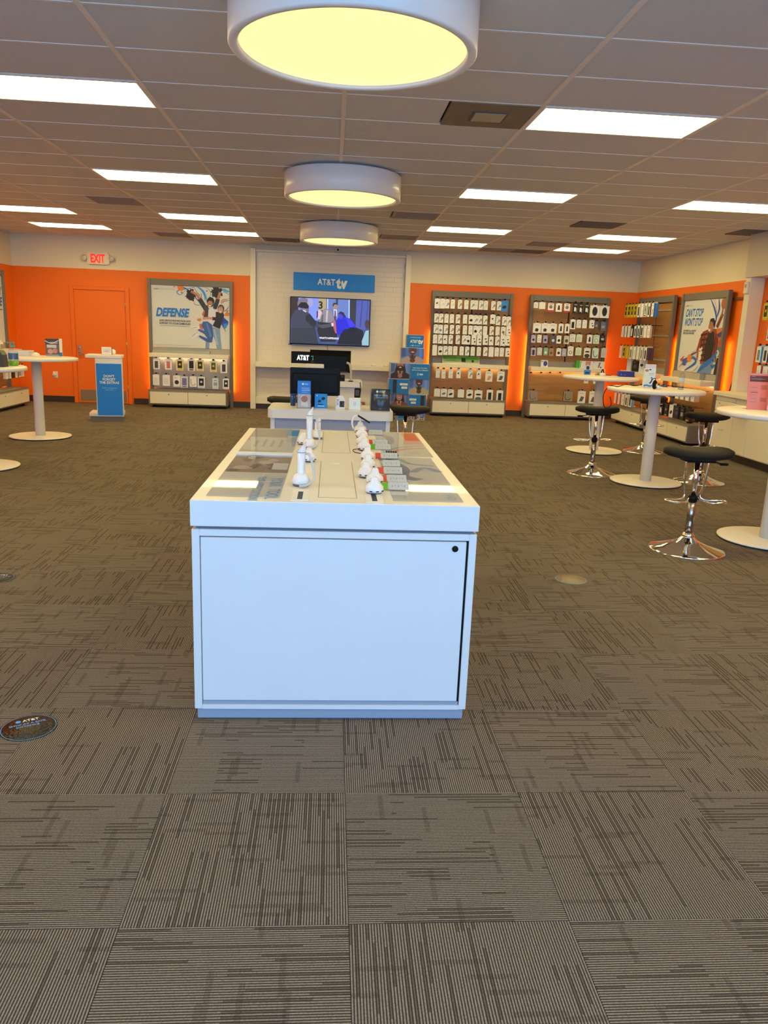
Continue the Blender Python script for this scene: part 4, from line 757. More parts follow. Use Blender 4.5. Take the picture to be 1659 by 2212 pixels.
s2([(.62, 1.0), (.74, .86), (.80, .74), (.78, .66)], .045, (40, 80, 150)); s2([(.80, 1.0), (.84, .86), (.80, .74)], .05, (40, 80, 150)); s2([(.70, 1.0), (.78, .86), (.80, .8)], .014, (200, 130, 80)); s2([(.88, .99), (.90, .9), (.95, .99)], .02, (150, 70, 40))
pr.ell(.93, .93, .06, .075, (170, 90, 50)); s2([(.84, .62), (.90, .74), (.93, .80)], .075, (120, 44, 30), False); s2([(.91, .76), (.925, .89)], .045, (150, 96, 64), False)
pr.poly([(.84, .60), (.97, .62), (.99, .40), (.86, .36)], (206, 110, 50)); pr.poly([(.86, .52), (.97, .58), (.95, .48)], (60, 70, 130)); pr.poly([(.85, .42), (.99, .48), (.97, .34), (.86, .34)], (190, 70, 40)); pr.ell(.93, .3, .06, .07, (60, 120, 90)); pr.ell(.92, .28, .04, .045, (222, 214, 190))
pr.poly([(.60, .58), (.70, .60), (.84, .60), (.90, .40), (.86, .18), (.60, .12), (.56, .12), (.60, .34), (.50, .34), (.48, .26), (.44, .30), (.48, .46), (.54, .56)], (150, 60, 40))
for k in range(6): pr.poly([(.50+.012*k, .53-.07*k), (.66, .55-.07*k), (.66, .52-.07*k), (.50+.012*k, .50-.07*k)], (60, 26, 22))
for a in (.52, .58, .84, .88): pr.poly([(a, .54), (a+.02, .54), (a+.03, .16), (a+.01, .16)], (70, 30, 26))
pr.poly([(.68, .58), (.80, .56), (.84, .40), (.80, .18), (.64, .16), (.62, .36)], (38, 30, 26))
pr.ell(.71, .63, .055, .085, (168, 104, 70)); pr.poly([(.66, .66), (.68, .735), (.75, .745), (.80, .69), (.79, .60), (.765, .64), (.74, .69), (.69, .70)], (40, 28, 24)); pr.ell(.685, .585, .022, .018, (236, 224, 206))
pr.poly([(.46, .30), (.52, .31), (.50, .17), (.46, .17)], (168, 104, 70)); pr.poly([(.50, .31), (.57, .36), (.56, .18), (.52, .16)], (230, 224, 206))
pr.poly([(.60, .13), (.86, .16), (.84, .0), (.52, .0)], (110, 130, 160)); s2([(.52, 0), (.66, .10), (.80, .18), (.93, .30)], .09, (34, 104, 170)); s2([(.18, .0), (.40, .10), (.46, .16), (.36, .20), (.22, .12)], .05, (40, 96, 160)); s2([(.04, .04), (.26, .20), (.44, .28), (.56, .30)], .03, (190, 110, 70)); s2([(.10, .08), (.30, .22), (.50, .29)], .02, (50, 60, 110)); pr.ell(.29, .19, .055, .055, (222, 130, 40)); pr.poly([(.12, .16), (.24, .20), (.22, .08), (.14, .08)], (80, 90, 150)); pr.poly([(.06, .16), (.16, .22), (.10, .12)], (196, 80, 50)); pr.poly([(.80, .12), (.96, .14), (.86, .07)], (34, 104, 170))
s2([(.40, .0), (.50, .06), (.52, .11)], .01, (40, 60, 90)); s2([(.44, .36), (.44, .26), (.44, .22)], .006, (90, 110, 120)); s2([(.30, .24), (.38, .28), (.40, .32)], .008, (150, 60, 40)); pr.poly([(.90, .0), (.99, .0), (.99, .22), (.93, .22)], (40, 34, 32))
pr.map = None; pr.build('print', po2)
MB().box(-RW/2+0.07, 0.3, -0.17, -0.09, 1.0, 1.10).build('graphic_rail', M_GREYL, r2)
BKP = (30, 28, 30)
wrow(r2, 0.76, [('lines', WH, WS, 2), ('faint', WH, WS, 2), ('phone', WH, (40, 38, 38), 3), ('white', BKP, (24, 22, 24), 3), ('lines', WH, WS, 3), ('lines', WH, WS, 3), ('grey:190,186,180', WH, WS, 4), ('grey:190,186,180', WH, WS, 4)], "hooks under ledge of CAN'T STOP rack", 'poster rack upper', h=0.15, w=0.12, dx=0.185)
wrow(r2, 0.47, [('blob', WH, BKP, 4), ('white', BKP, (24, 22, 24), 4), ('window', BKP, (24, 22, 24), 4), ('blob', WH, (60, 40, 36), 4), ('grey:60,70,110', BKP, (30, 30, 60), 3), ('grey', BKP, (24, 22, 24), 3), ('window', BKP, (60, 30, 24), 3)], "lowest hooks of CAN'T STOP rack", 'poster rack lowest', h=0.20, w=0.14, dx=0.2)
# ledge items on side-wall racks
for px, h_, w_, col, dx_, lab, pic in ((1360, 0.25, 0.10, (222, 216, 206), 0.07, 'tall plain white box on ledge of phone case rack', 0), (1374, 0.19, 0.13, (34, 30, 34), 0.09, 'black box with headset picture on ledge of phone case rack', 1), (1388, 0.26, 0.12, (222, 214, 190), 0.08, 'white box with black plug picture on ledge of phone case rack', 2)):
    c = PX(px, 800, XR-0.24); o = MB().bevel_box(-w_/2, w_/2, -dx_/2, dx_/2, 0, h_, 0.002).build('product_box', INK(col), None, (XR-0.24, c.y, 1.0), (0, 0, R(-60))); tag(o, lab, 'box')
    if pic:
        p = front_print(w_, h_, -dx_/2-0.0005, -w_/2, 0); p.ell(w_*.5, h_*.5, w_*.28, h_*(.22 if pic == 1 else .1), (90, 84, 90) if pic == 1 else (40, 36, 36)); p.rect(w_*.2, h_*.85, w_*.6, h_*.9, (150, 146, 140)); p.build('print', o)
o = MB().bevel_box(-0.16, 0.16, -0.012, 0.012, 0, 0.012, 0.002).build('paper_card', INK((226, 220, 200)), None, (XR-0.22, 11.75, 1.0), (0, 0, R(60))); tag(o, "cream card lying on ledge of CAN'T STOP rack", 'card')
MB().box(-0.1, 0.1, -0.006, 0.006, 0.0121, 0.0127).build('print', INK((60, 56, 60)), o)
c0 = PX(1600, 700, XR-0.02)
q = MB(); q.tube([(XR-0.012, 10.98, 1.9), (XR-0.012, 11.05, 1.5), (XR-0.012, 11.18, 1.1), (XR-0.012, 11.3, 0.75)], 0.008); o = q.build('power_cord', P('cord_brown', (0.05, 0.03, 0.02), 0.5)); tag(o, 'dark power cord running down the orange side wall beside poster rack', 'cord')
q = MB(); q.bevel_box(XR-0.03, XR, 11.28, 11.33, 0.68, 0.76, 0.004); q.build('plug', M_BLK, o)
c = PX(1612, 622, 5.72)
t = thing('thermostat', 'small white box mounted high on the white corner post', 'thermostat', (5.72, 10.79, c.z)); MB().bevel_box(-0.03, 0, -0.05, 0.05, -0.08, 0.08, 0.006).build('case', M_CREAM, t); MB().box(-0.032, -0.03, -0.025, 0.025, 0.0, 0.045).build('screen', M_GREYL, t)
# right bay rack (only its far end shows)
r3 = rack('accessory_rack', 'wood-backed rack over the side counter with yellow and blue packs', (XR, 9.24, 0), R(-90), 'wood', upper=True)
wrow(r3, 1.99, [('window', YEL, YS, 5), ('window', YEL, YS, 4)], 'top hooks of counter rack', 'counter rack top', h=0.21, w=0.11, x0=-0.71, front=-0.36)
wrow(r3, 1.72, [('phone', WH, WS, 3), ('phone', WH, WS, 3)], 'second hooks of counter rack', 'counter rack second', h=0.18, w=0.1, x0=-0.66, front=-0.30)
wrow(r3, 1.45, [('phone:120,120,120', (224, 222, 214), (50, 140, 190), 4), ('phone', WH, (40, 40, 70), 4)], 'third hooks of counter rack', 'counter rack third', h=0.20, w=0.11, x0=-0.73, front=-0.36)
wrow(r3, 1.22, [('lines', WH, (180, 40, 36), 4), ('lines', WH, WS, 3)], 'lowest hooks of counter rack', 'counter rack lowest', h=0.17, w=0.11, x0=-0.71, front=-0.34)
r3.location.z = 1.0
for ch in r3.children: ch.location.z -= 1.0
# --- left wall poster rack (its far end shows)
r4 = rack('poster_rack', 'grey framed poster rack on side wall behind the sanitizer table', (XL, 13.83, 0), R(90), 'poster')
po4, pw, ph = poster(r4)
pr = front_print(pw, ph, -0.0905, -pw/2, 1.105)
pr.text('Y', pw-0.04, ph*0.72, 0.2, (90, 96, 120), 0.03, shear=0.2, align='R', wscale=0.72); pr.text('E', pw-0.05, ph*0.56, 0.2, (34, 60, 140), 0.035, shear=0.2, align='R', wscale=0.72); pr.rect(pw*.55, ph*.49, pw-.04, ph*.51, (120, 112, 100)); pr.rect(pw*.6, ph*.43, pw-.2, ph*.445, (120, 112, 100)); pr.build('print', po4)
wrow(r4, 0.62, [('lines', WH, WS, 2)]*2+[('window:60,40,30:60,40,30', BKP, BKP, 3), ('phone:200,196,190', WH, WS, 2), ('phone:90,60,50', WH, (120, 60, 40), 3), ('phone:200,190,180', WH, WS, 2)], 'hooks under ledge behind sanitizer table', 'left rack upper', h=0.2, w=0.1, x0=-0.1, dx=0.14)
for k in range(2):
    c = PX(10+k*15, 735, XL+0.3)
    t = thing('demo_card', 'white tilted card with black emblem on ledge behind sanitizer table', 'display card', (XL+0.28, 13.75+k*0.22, 1.0), R(75), 'tilted emblem cards')
    Mt = Matrix.Rotation(R(-38), 4, 'X') @ Matrix.Translation((0, 0, 0.11)); q = MB(); q.bevel_box(-0.1, 0.1, -0.006, 0.006, 0, 0.26, 0.004, M=Mt); q.build('card', M_WHITE2, t)
    pp = Print(Mt @ Vector((-0.1, -0.0065, 0)), (1, 0, 0), Mt.to_3x3() @ Vector((0, 0, 1)), Mt.to_3x3() @ Vector((0, -1, 0)), 0.0006); pp.ell(0.12, 0.12, 0.042, 0.045, (26, 22, 24), n=14, jag=.12); pp.build('emblem', t)
    q = MB(); q.cyl((0, 0.08), 0.02, 0, 0.13, 12); q.build('stem', M_WHITE2, t); q = MB(); q.lathe([(0.06, 0), (0.06, 0.012)], 20, c=(0, 0.08, 0)); q.build('base', M_GREYL, t)

# ================================================================ ISLAND DISPLAY TABLE
IX0, IX1, IY0, IY1, IZ = -0.525, 0.590, 2.905, 5.09, 0.917
isl = thing('display_table', 'long white display island table with glass topped poster insets', 'table', ((IX0+IX1)/2, IY0, 0))
ix = -(IX0+IX1)/2
def L_(x): return x+ix
def LY(y): return y-IY0
DL = IY1-IY0; hwI = (IX1-IX0)/2
MB().bevel_box(-hwI+0.012, hwI-0.012, 0.02, DL-0.02, 0.0, 0.05, 0.003).build('plinth', M_PLINTH, isl)
q = MB(); q.bevel_box(-hwI+0.004, hwI-0.004, 0.022, DL, 0.05, 0.802, 0.003)
q.bevel_box(-hwI+0.004, -hwI+0.034, 0.004, 0.03, 0.05, 0.802, 0.002); q.bevel_box(hwI-0.034, hwI-0.004, 0.004, 0.03, 0.05, 0.802, 0.002); q.bevel_box(-hwI+0.034, hwI-0.034, 0.004, 0.03, 0.775, 0.802, 0.002); q.box(-hwI+0.034, hwI-0.034, 0.004, 0.03, 0.05, 0.068)
q.build('carcass', M_WHITE, isl)
MB().box(-hwI+0.02, hwI-0.02, 0.02, DL-0.015, 0.802, 0.814).build('shadow_gap', P('gap_dark', (0.12, 0.14, 0.17), 0.6), isl)
MB().box(hwI-0.044, hwI-0.033, 0.012, 0.0222, 0.068, 0.776).build('gap_shade_strip', M_BLK, isl); MB().box(-hwI+0.034, hwI-0.033, 0.012, 0.0222, 0.7705, 0.775).build('gap_shade_strip', P('gap_brown', (0.2, 0.14, 0.1), 0.6), isl)  # dark strips set in the open door gaps to paint their shade
door_i = MB().bevel_box(-hwI+0.037, hwI-0.043, 0.006, 0.0215, 0.086, 0.770, 0.0025).build('front_panel', P('white_panel_scuffed', (0.79, 0.785, 0.77), 0.4, var=0.035, scale=5, coat=0.1), isl)
q = MB(); q.lathe([(0.0125, 0), (0.0125, -0.004), (0.008, -0.0045)], 20, M=Matrix.Translation((L_(0.502), 0.006, 0.742)) @ Matrix.Rotation(R(-90), 4, 'X')); q.build('lock', M_BLK, door_i)
MB().box(-hwI+0.037, hwI-0.037, 0.010, 0.0215, 0.068, 0.084).build('bottom_lip', M_PLINTH, isl)
# lid with four recesses for the graphics and two hatches
q = MB(); q.bevel_box(-hwI, hwI, 0, DL, 0.814, IZ, 0.003, 2); q.build('lid', M_WHITE, isl)
INS = [(-0.475, -0.19, 2.98, 3.985), (-0.48, -0.195, 4.03, 5.06), (0.255, 0.535, 2.97, 4.035), (0.285, 0.555, 4.075, 5.06)]
GREYP = (150, 142, 120)
def topprint(x0, x1, y0, y1): return Print((L_(x0), LY(y0), IZ+0.0008), (1, 0, 0), (0, 1, 0), (0, 0, 1), 0.00015)
for k, (x0, x1, y0, y1) in enumerate(INS):
    w_, d_ = x1-x0, y1-y0
    s = MB().box(L_(x0), L_(x1), LY(y0), LY(y1), IZ, IZ+0.003).build('glass_sheet', M_CLEAR, isl)
    p = topprint(x0, x1, y0, y1); p.rect(0, 0, w_, d_, (206, 200, 180))
    if k == 0:
        p.rect(0, d_*.52, w_, d_, (150, 128, 108))
        for a in range(14): rr = random.random; p.ell(rr()*w_*.8+.03, d_*(.56+.4*rr()), .02+.03*rr(), .03+.04*rr(), random.choice(((110, 90, 76), (176, 150, 124), (92, 78, 70), (190, 176, 150))))
        p.rect(w_*.72, d_*.6, w_*.98, d_*.78, (214, 206, 186))
        p.text('YOUR', w_*.80, d_*.40, .07, (110, 160, 186), .02, rot=R(-90)); p.text('TOOL', w_*.80, d_*.16, .07, (110, 160, 186), .02, rot=R(-90)); p.text('OUR APPRECIATION', w_*.58, d_*.42, .052, (110, 160, 186), .015, rot=R(-90))
    elif k == 1:
        p.rect(0, d_*.62, w_*.8, d_, (150, 140, 124)); p.rect(w_*.72, d_*.7, w_, d_*.98, (70, 140, 176))
        for a in range(4): p.rect(w_*(.2+.16*a), d_*.25, w_*(.26+.16*a), d_*(.48+.05*(a % 2)), (166, 160, 146))
        p.rect(w_*.05, d_*.08, w_*.7, d_*.12, (180, 174, 156)); p.rect(w_*.78, d_*.45, w_*.98, d_*.62, (186, 180, 160))
    elif k == 2:
        p.stroke([(w_*.1, d_*.95), (w_*.35, d_*.7), (w_*.3, d_*.5), (w_*.55, d_*.42)], .07, (112, 124, 140)); p.stroke([(w_*.4, d_*.95), (w_*.55, d_*.82), (w_*.95, d_*.78)], .03, (120, 150, 140)); p.stroke([(w_*.5, d_*.6), (w_*.75, d_*.72), (w_*.98, d_*.62)], .04, (140, 150, 160)); p.text('STAY AND', w_*.80, d_*.26, .05, (120, 160, 186), .01, rot=R(-90))
        p.stroke([(w_*.1, d_*.35), (w_*.4, d_*.3), (w_*.7, d_*.36)], .02, (180, 150, 120))
    else:
        p.stroke([(w_*.02, d_*.9), (w_*.3, d_*.75), (w_*.25, d_*.5), (w_*.0, d_*.42)], .05, (130, 136, 150)); p.rect(w_*.66, d_*.62, w_*.98, d_*.98, (206, 110, 84)); p.stroke([(w_*.1, d_*.05), (w_*.45, d_*.25), (w_*.98, d_*.32)], .035, (206, 130, 96)); p.stroke([(w_*.05, d_*.12), (w_*.4, d_*.32), (w_*.98, d_*.42)], .025, (130, 140, 156)); p.rect(w_*.55, d_*.08, w_*.8, d_*.2, (196, 186, 160))
    p.build('graphic', isl)
for y0, y1 in ((3.0, 3.86), (4.14, 5.03)):
    q = MB()
    for b in ((-0.042, -0.0395, y0, y1), (0.1105, 0.113, y0, y1), (-0.042, 0.113, y0, y0+0.003)): q.box(L_(b[0]), L_(b[1]), LY(b[2]), LY(b[3]), IZ-0.001, IZ+0.0006)
    h_ = q.build('hatch_seam', P('seam', (0.25, 0.22, 0.16), 0.6), isl)
    q = MB(); q.lathe([(0.022, 0), (0.021, 0.002), (0.016, 0.003)], 20, c=(L_(0.035), LY(y1-0.06), IZ)); q.build('hatch_cap', M_WHITE2, isl)
MB().box(L_(-0.48), L_(-0.19), LY(3.988), LY(4.027), IZ, IZ+0.012).build('joint_strip', M_WHITE2, isl)
# slot plates
for cx, cy in ((-0.112, 2.99), (0.181, 2.985)):
    s = MB().bevel_box(L_(cx-0.035), L_(cx+0.035), LY(max(cy-0.06, IY0+0.004)), LY(cy+0.16), IZ, IZ+0.003, 0.001).build('slot_plate', M_WHITE2, isl)
    MB().box(L_(cx-0.010), L_(cx+0.010), LY(cy-0.04), LY(cy+0.10), IZ+0.003, IZ+0.0036).build('slot', M_BLK, s)
M_PLAST = P('white_gloss_plastic', (0.82, 0.80, 0.80), 0.22, coat=0.3)
def dome(x, y, lab, grp, r=0.040, tilt=False):
    t = thing('phone_stand', lab, 'phone stand', (x, y, IZ+0.003), random.uniform(-0.3, 0.3), grp)
    q = MB(); q.lathe([(r*0.86, 0), (r*0.9, 0.006)], 24); q.build('dark_foot', M_GREY, t)
    q = MB(); q.lathe([(r*1.0, 0.006), (r*1.06, 0.012), (r*1.0, 0.028), (r*0.72, 0.040), (r*0.5, 0.046), (r*0.42, 0.060), (r*0.3, 0.066), (0.001, 0.067)], 24); q.build('dome_body', M_PLAST, t)
    for a in range(3): ang = R(-90+a*40-40); q = MB(); q.box(-0.006, 0.006, -r*1.09, -r*0.98, 0.010, 0.014, M=Matrix.Rotation(ang+R(90), 4, 'Z')); q.build('side_slot', M_BLK, t)
    if tilt:
        Mt = Matrix.Translation((0.02, 0, 0.085)) @ Matrix.Rotation(R(30), 4, 'Y'); q = MB(); q.bevel_box(-0.045, 0.045, -0.03, 0.03, -0.005, 0.005, 0.003, M=Mt); q.build('cradle_plate', M_BLK, t)
        q = MB(); q.tube([(0, 0, 0.06), (-0.005, 0, 0.1), (-0.04, 0, 0.1), (-0.055, 0, 0.06), (-0.045, 0, 0.02)], 0.006); q.build('tether', M_PLAST, t)
    return t
domesR = [(808, 1066), (809, 1045), (790, 1031), (795, 1012), (793, 994), (786, 973), (783, 961), (781, 946)]
for k, (px, py) in enumerate(domesR):
    c = PZ(px, py, IZ); dome(c.x, c.y, 'white dome phone stand in the row beside price cards', 'dome stands beside the price cards', 0.037)
c = PZ(778, 934, IZ); dome(c.x, c.y, 'white dome stand with tilted black cradle and looped tether', '', 0.040, True)
for px, py in ((655, 960), (667, 997)):
    c = PZ(px, py, IZ); dome(c.x, c.y, 'white dome phone stand among the tall posts', 'dome stands among the tall posts', 0.036)
def tall(px, py, hgt, lab, cable, r=0.038):
    c = PZ(px, py, IZ); t = thing('phone_post', lab, 'phone stand', (c.x, c.y, IZ+0.003))
    q = MB(); q.lathe([(r*0.9, 0), (r*0.94, 0.008)], 28); q.build('dark_foot', M_GREY, t)
    q = MB(); q.lathe([(r, 0.008), (r*1.03, 0.016), (r*0.99, 0.030), (r*0.84, 0.041), (r*0.56, 0.049), (r*0.5, 0.051)], 28); q.build('base_dome', M_PLAST, t)
    q = MB(); q.lathe([(0.0195, 0.047), (0.0175, 0.058), (0.0165, hgt*0.4), (0.018, hgt*0.76)], 24); q.build('post', M_PLAST, t)
    n = 24; vs, fs = [], []
    for k in range(n):
        a = 2*math.pi*k/n; x_, y_ = math.cos(a), math.sin(a); vs.append((0.0185*x_, 0.0185*y_, hgt*0.765)); vs.append((0.020*x_, 0.020*y_, hgt*0.88+0.020*(x_)*1.1))
    for k in range(n): k2 = (k+1) % n; fs.append((2*k, 2*k2, 2*k2+1, 2*k+1))
    fs.append(tuple(2*k+1 for k in range(n))); fs.append(tuple(2*k for k in reversed(range(n))))
    q = MB(); q.add(vs, fs, M_PLAST); o = q.build('head', None, t)
    q = MB(); q.lathe([(0.019, hgt*0.755), (0.019, hgt*0.765)], 24); q.build('collar', M_GREY, t)
    if cable: q = MB(); q.tube([(0.02, 0.0, hgt*0.72), (0.035, -0.01, hgt*0.7), (0.05, -0.02, hgt*0.45), (0.056, -0.02, hgt*0.2), (0.045, -0.035, 0.02), (0.02, -0.055, 0.008), (-0.005, -0.055, 0.006)], 0.0055); q.build('tether', P('tether_grey', (0.55, 0.55, 0.5), 0.35), t)
tall(650, 1049, 0.185, 'tall white phone post with hanging grey tether at end of table', True)
tall(668, 968, 0.235, 'tallest white phone post in the middle of the post row', True, 0.035)
tall(686, 948, 0.135, 'short white phone post beside the tallest post', False, 0.030)
# price cards
for k, (px, py, col) in enumerate(((862, 1060, (104, 172, 30)), (858, 1043, (214, 74, 50)), (850, 1025, (214, 74, 50)), (846, 1009, None), (842, 992, (214, 74, 50)), (828, 972, (104, 172, 30)), (822, 962, (214, 74, 50)), (812, 940, (170, 90, 110)))):
    c = PZ(px, py, IZ+0.003); cn = {(104, 172, 30): 'green', (214, 74, 50): 'red', None: None, (170, 90, 110): 'mauve'}[col]
    t = thing('price_card', 'clear acrylic price card with %s tab beside dome stands' % cn if cn else 'clear acrylic price card without tab beside dome stands', 'price card', (c.x, c.y, IZ+0.003), 0, 'price cards with %s tab' % cn if cn in ('green', 'red') else None)
    Mt = Matrix.Rotation(R(-62), 4, 'X')
    q = MB(); q.box(-0.045, 0.045, -0.003, 0.0, 0, 0.056, M=Mt); q.box(-0.048, 0.048, -0.012, 0.0, 0.0, 0.003); q.build('acrylic_stand', M_CLEAR, t)
    pp = Print(Mt @ Vector((-0.046, -0.0032, 0.002)), (1, 0, 0), Mt.to_3x3() @ Vector((0, 0, 1)), Mt.to_3x3() @ Vector((0, -1, 0)), 0.0003); pp.rect(0.003, 0, 0.088, 0.05, (190, 184, 156))
    for a in range(5): pp.rect(0.016+0.013*a, 0.018+0.006*(a % 2), 0.021+0.013*a, 0.030, (158, 152, 136))
    pp.build('card', t)
    if col: q = MB(); q.box(-0.074, -0.046, -0.002, 0.0, 0.004, 0.050, M=Mt); q.build('tab', INK(col), t)
c = PZ(832, 987, IZ); q = MB()
for k in range(5): q.tube([(0.012*k-0.02, -0.01, 0.003), (0.012*k-0.024, 0.0, 0.03), (0.012*k-0.01, 0.012, 0.004)], 0.004, 6)
o = q.build('coiled_cable', M_BLK, None, (c.x+0.03, c.y, IZ)); tag(o, 'small bunch of coiled black cable between price cards', 'cable')
c = PZ(775, 980, IZ); q = MB(); q.tube([(0.03, 0, 0.004), (0.0, 0.03, 0.02), (-0.03, 0.05, 0.012), (-0.02, 0.02, 0.004), (0.02, -0.02, 0.004)], 0.0022, 6); o = q.build('cable_loop', M_BLK, None, (c.x, c.y, IZ)); tag(o, 'thin black cable loop beside a dome stand', 'cable')

# ================================================================ POS DESKS
desk = thing('service_desk', 'white service desk with rounded top behind the display island', 'desk', (0.0, 6.98, 0))
dxa, dxb, dz = -0.562, 0.568, 0.85
def rrect(x0, x1, y0, y1, r, n=6):
    ps = []
    for cx, cy, a0 in ((x1-r, y1-r, 0), (x0+r, y1-r, 90), (x0+r, y0+r, 180), (x1-r, y0+r, 270)):
        for k in range(n+1): a = R(a0+90*k/n); ps.append((cx+r*math.cos(a), cy+r*math.sin(a)))
    return ps
q = MB(); q.prism(rrect(dxa, dxb, 0, 0.62, 0.06), 0.77, dz, axis='z'); q.build('desk_top', M_WHITE, desk)
for a in (dxa+0.025, dxb-0.065): MB().bevel_box(a, a+0.04, 0.035, 0.56, 0, 0.77, 0.003).build('side_panel', M_WHITE, desk)
MB().box(dxa+0.065, dxb-0.065, 0.055, 0.075, 0.03, 0.77).build('front_panel', P('panel_blue_grey', (0.42, 0.46, 0.56), 0.4), desk)
def monitor(px0, px1, pyt, pyb, Y, zbase, lab, style):
    a, b = PY(px0, pyt, Y), PY(px1, pyb, Y); w_ = b.x-a.x; h_ = a.z-b.z; cx = (a.x+b.x)/2
    t = thing('monitor', lab, 'monitor', (cx, Y, zbase), R(2))
    z0 = b.z-zbase
    MB().bevel_box(-w_/2, w_/2, 0.0, 0.02, z0, z0+h_, 0.004).build('bezel', M_BLK, t)
    q = MB()
    if style == 0:
        q.prism([(-w_/2+0.005, z0+0.005), (w_/2-0.005, z0+0.005), (w_/2-0.005, z0+h_-0.005), (-w_/2+0.005, z0+h_-0.005)], -0.004, 0.0); q.bevel_box(-w_/2+0.02, w_/2-0.02, -0.03, -0.003, z0+0.02, z0+h_-0.05, 0.02, 3)
    else:
        o0 = (w_/2-0.005, h_); i0 = (w_/2-0.07, h_-0.08)
        vs = [(-w_/2, 0, z0), (w_/2, 0, z0), (w_/2, 0, z0+h_), (-w_/2, 0, z0+h_), (-w_/2+0.06, -0.05, z0+0.02), (w_/2-0.06, -0.05, z0+0.02), (w_/2-0.06, -0.05, z0+h_-0.075), (-w_/2+0.06, -0.05, z0+h_-0.075)]
        q.add(vs, [(4, 5, 6, 7), (0, 1, 5, 4), (1, 2, 6, 5), (2, 3, 7, 6), (3, 0, 4, 7)])
    q.build('back_cover', M_BLK, t)
    MB().box(-0.04, 0.04, -0.06, -0.02, 0.01, z0+h_*0.45).build('neck', M_BLK, t)
    MB().bevel_box(-0.11, 0.11, -0.1, 0.08, 0, 0.012, 0.004).build('stand_foot', M_BLK, t)
    return t
mt = monitor(627, 734, 793, 856, 7.38, dz, 'black monitor seen from behind on the front service desk', 0)
MB().box(-0.02, 0.06, -0.055, -0.035, 0.08, 0.1).build('logo', P('logo_dark', (0.02, 0.03, 0.05), 0.2), mt)
# rear desk
Y2, Z2 = 10.2, 0.90
a, b = PY(668, 823, Y2), PY(783, 826, Y2)
desk2 = thing('service_desk', 'white rear service desk with printer behind the black monitors', 'desk', ((a.x+b.x)/2, Y2, 0))
w2 = b.x-a.x
q = MB(); q.prism(rrect(-w2/2, w2/2, 0, 0.6, 0.04), Z2-0.07, Z2, axis='z'); q.build('desk_top', M_WHITE, desk2)
for s in (-1, 1): MB().bevel_box(s*(w2/2-0.04)-0.02, s*(w2/2-0.04)+0.02, 0.03, 0.55, 0, Z2-0.07, 0.003).build('side_panel', M_WHITE, desk2)
MB().box(-w2/2+0.06, w2/2-0.06, 0.05, 0.07, 0.03, Z2-0.07).build('front_panel', M_WHITE, desk2)
monitor(670, 757, 755, 806, 10.55, Z2, 'black monitor with tapered back on the rear service desk', 1)
c = PY(681, 790, 10.12)
a, b = PY(661, 786, 10.3), PY(700, 786, 10.3)
pr_ = thing('printer', 'low white printer on rear desk in front of tapered monitor', 'printer', ((a.x+b.x)/2, 10.34, Z2)); hh = a.z-Z2; w_ = b.x-a.x
MB().bevel_box(-w_/2, w_/2, -0.1, 0.1, 0, hh, 0.01, 2).build('case', M_WHITE2, pr_); MB().box(-w_/2+0.02, w_/2-0.02, -0.102, -0.1, hh*0.55, hh*0.62).build('paper_slot', M_BLK, pr_)
def pump_bottle(loc, lab, body, liquid, capc, r=0.03, h=0.10, label_col=None):
    t = thing('pump_bottle', lab, 'bottle', loc)
    q = MB(); q.lathe([(r*0.95, 0), (r, 0.006), (r, h*0.72), (r*0.75, h*0.88), (r*0.38, h*0.96), (r*0.38, h)], 24); q.build('bottle', body, t)
    if liquid: q = MB(); q.lathe([(r*0.93, 0.003), (r*0.95, 0.008), (r*0.95, h*0.27)], 24); q.build('liquid', liquid, t)
    q = MB(); q.lathe([(r*0.45, h), (r*0.45, h+0.018), (r*0.2, h+0.02), (r*0.2, h+0.045)], 16); q.box(-r*1.1, r*0.35, -r*0.3, r*0.3, h+0.042, h+0.054); q.build('pump', capc, t)
    if label_col: q = MB(); q.lathe([(r*1.01, h*0.33), (r*1.01, h*0.68)], 24); q.f = [f for k, f in enumerate(q.f) if k < 14]; q.m = q.m[:14]; q.smooth = q.smooth[:14]; q.build('label', label_col, t)
TEAL = P('teal_plastic', (0.02, 0.42, 0.50), 0.35)
pump_bottle(((a.x+b.x)/2-0.03, 10.34, Z2+hh), 'small bottle with teal pump standing on the white printer', M_PET, None, TEAL, 0.022, 0.05)
# phone and hose on rear desk
c = PY(758, 823, 10.15); q = MB(); q.tube([(0, 0, 0), (0.0, 0.0, 0.12), (-0.02, 0, 0.22), (-0.06, 0, 0.24)], 0.014); o = q.build('flexible_arm', P('arm_grey', (0.55, 0.53, 0.48), 0.4), None, (c.x, 10.25, Z2)); tag(o, 'curved grey flexible arm rising from the rear desk', 'cable')
q = MB(); q.lathe([(0.03, 0), (0.03, 0.012)], 16); q.build('clamp', M_BLK, o)
c = PY(740, 822, 10.12); o = MB().bevel_box(-0.03, 0.03, -0.02, 0.02, 0, 0.08, 0.004).build('desk_phone', M_BLK, None, (c.x, 10.30, Z2)); tag(o, 'small black device beside the flexible arm on rear desk', 'device'); MB().box(-0.02, 0.02, -0.021, -0.02, 0.05, 0.07).build('screen', P('dark_screen', (0.03, 0.05, 0.1), 0.1), o)
q = MB(); q.tube([(0.2, -0.02, 0), (0.21, -0.02, -0.1), (0.2, -0.02, -0.25), (0.22, -0.02, -0.4)], 0.005); c = PY(778, 826, 10.15); o = q.build('hanging_cable', M_BLK, None, (c.x-0.2, 10.2, Z2)); tag(o, 'thin black cable hanging off the rear desk edge', 'cable')
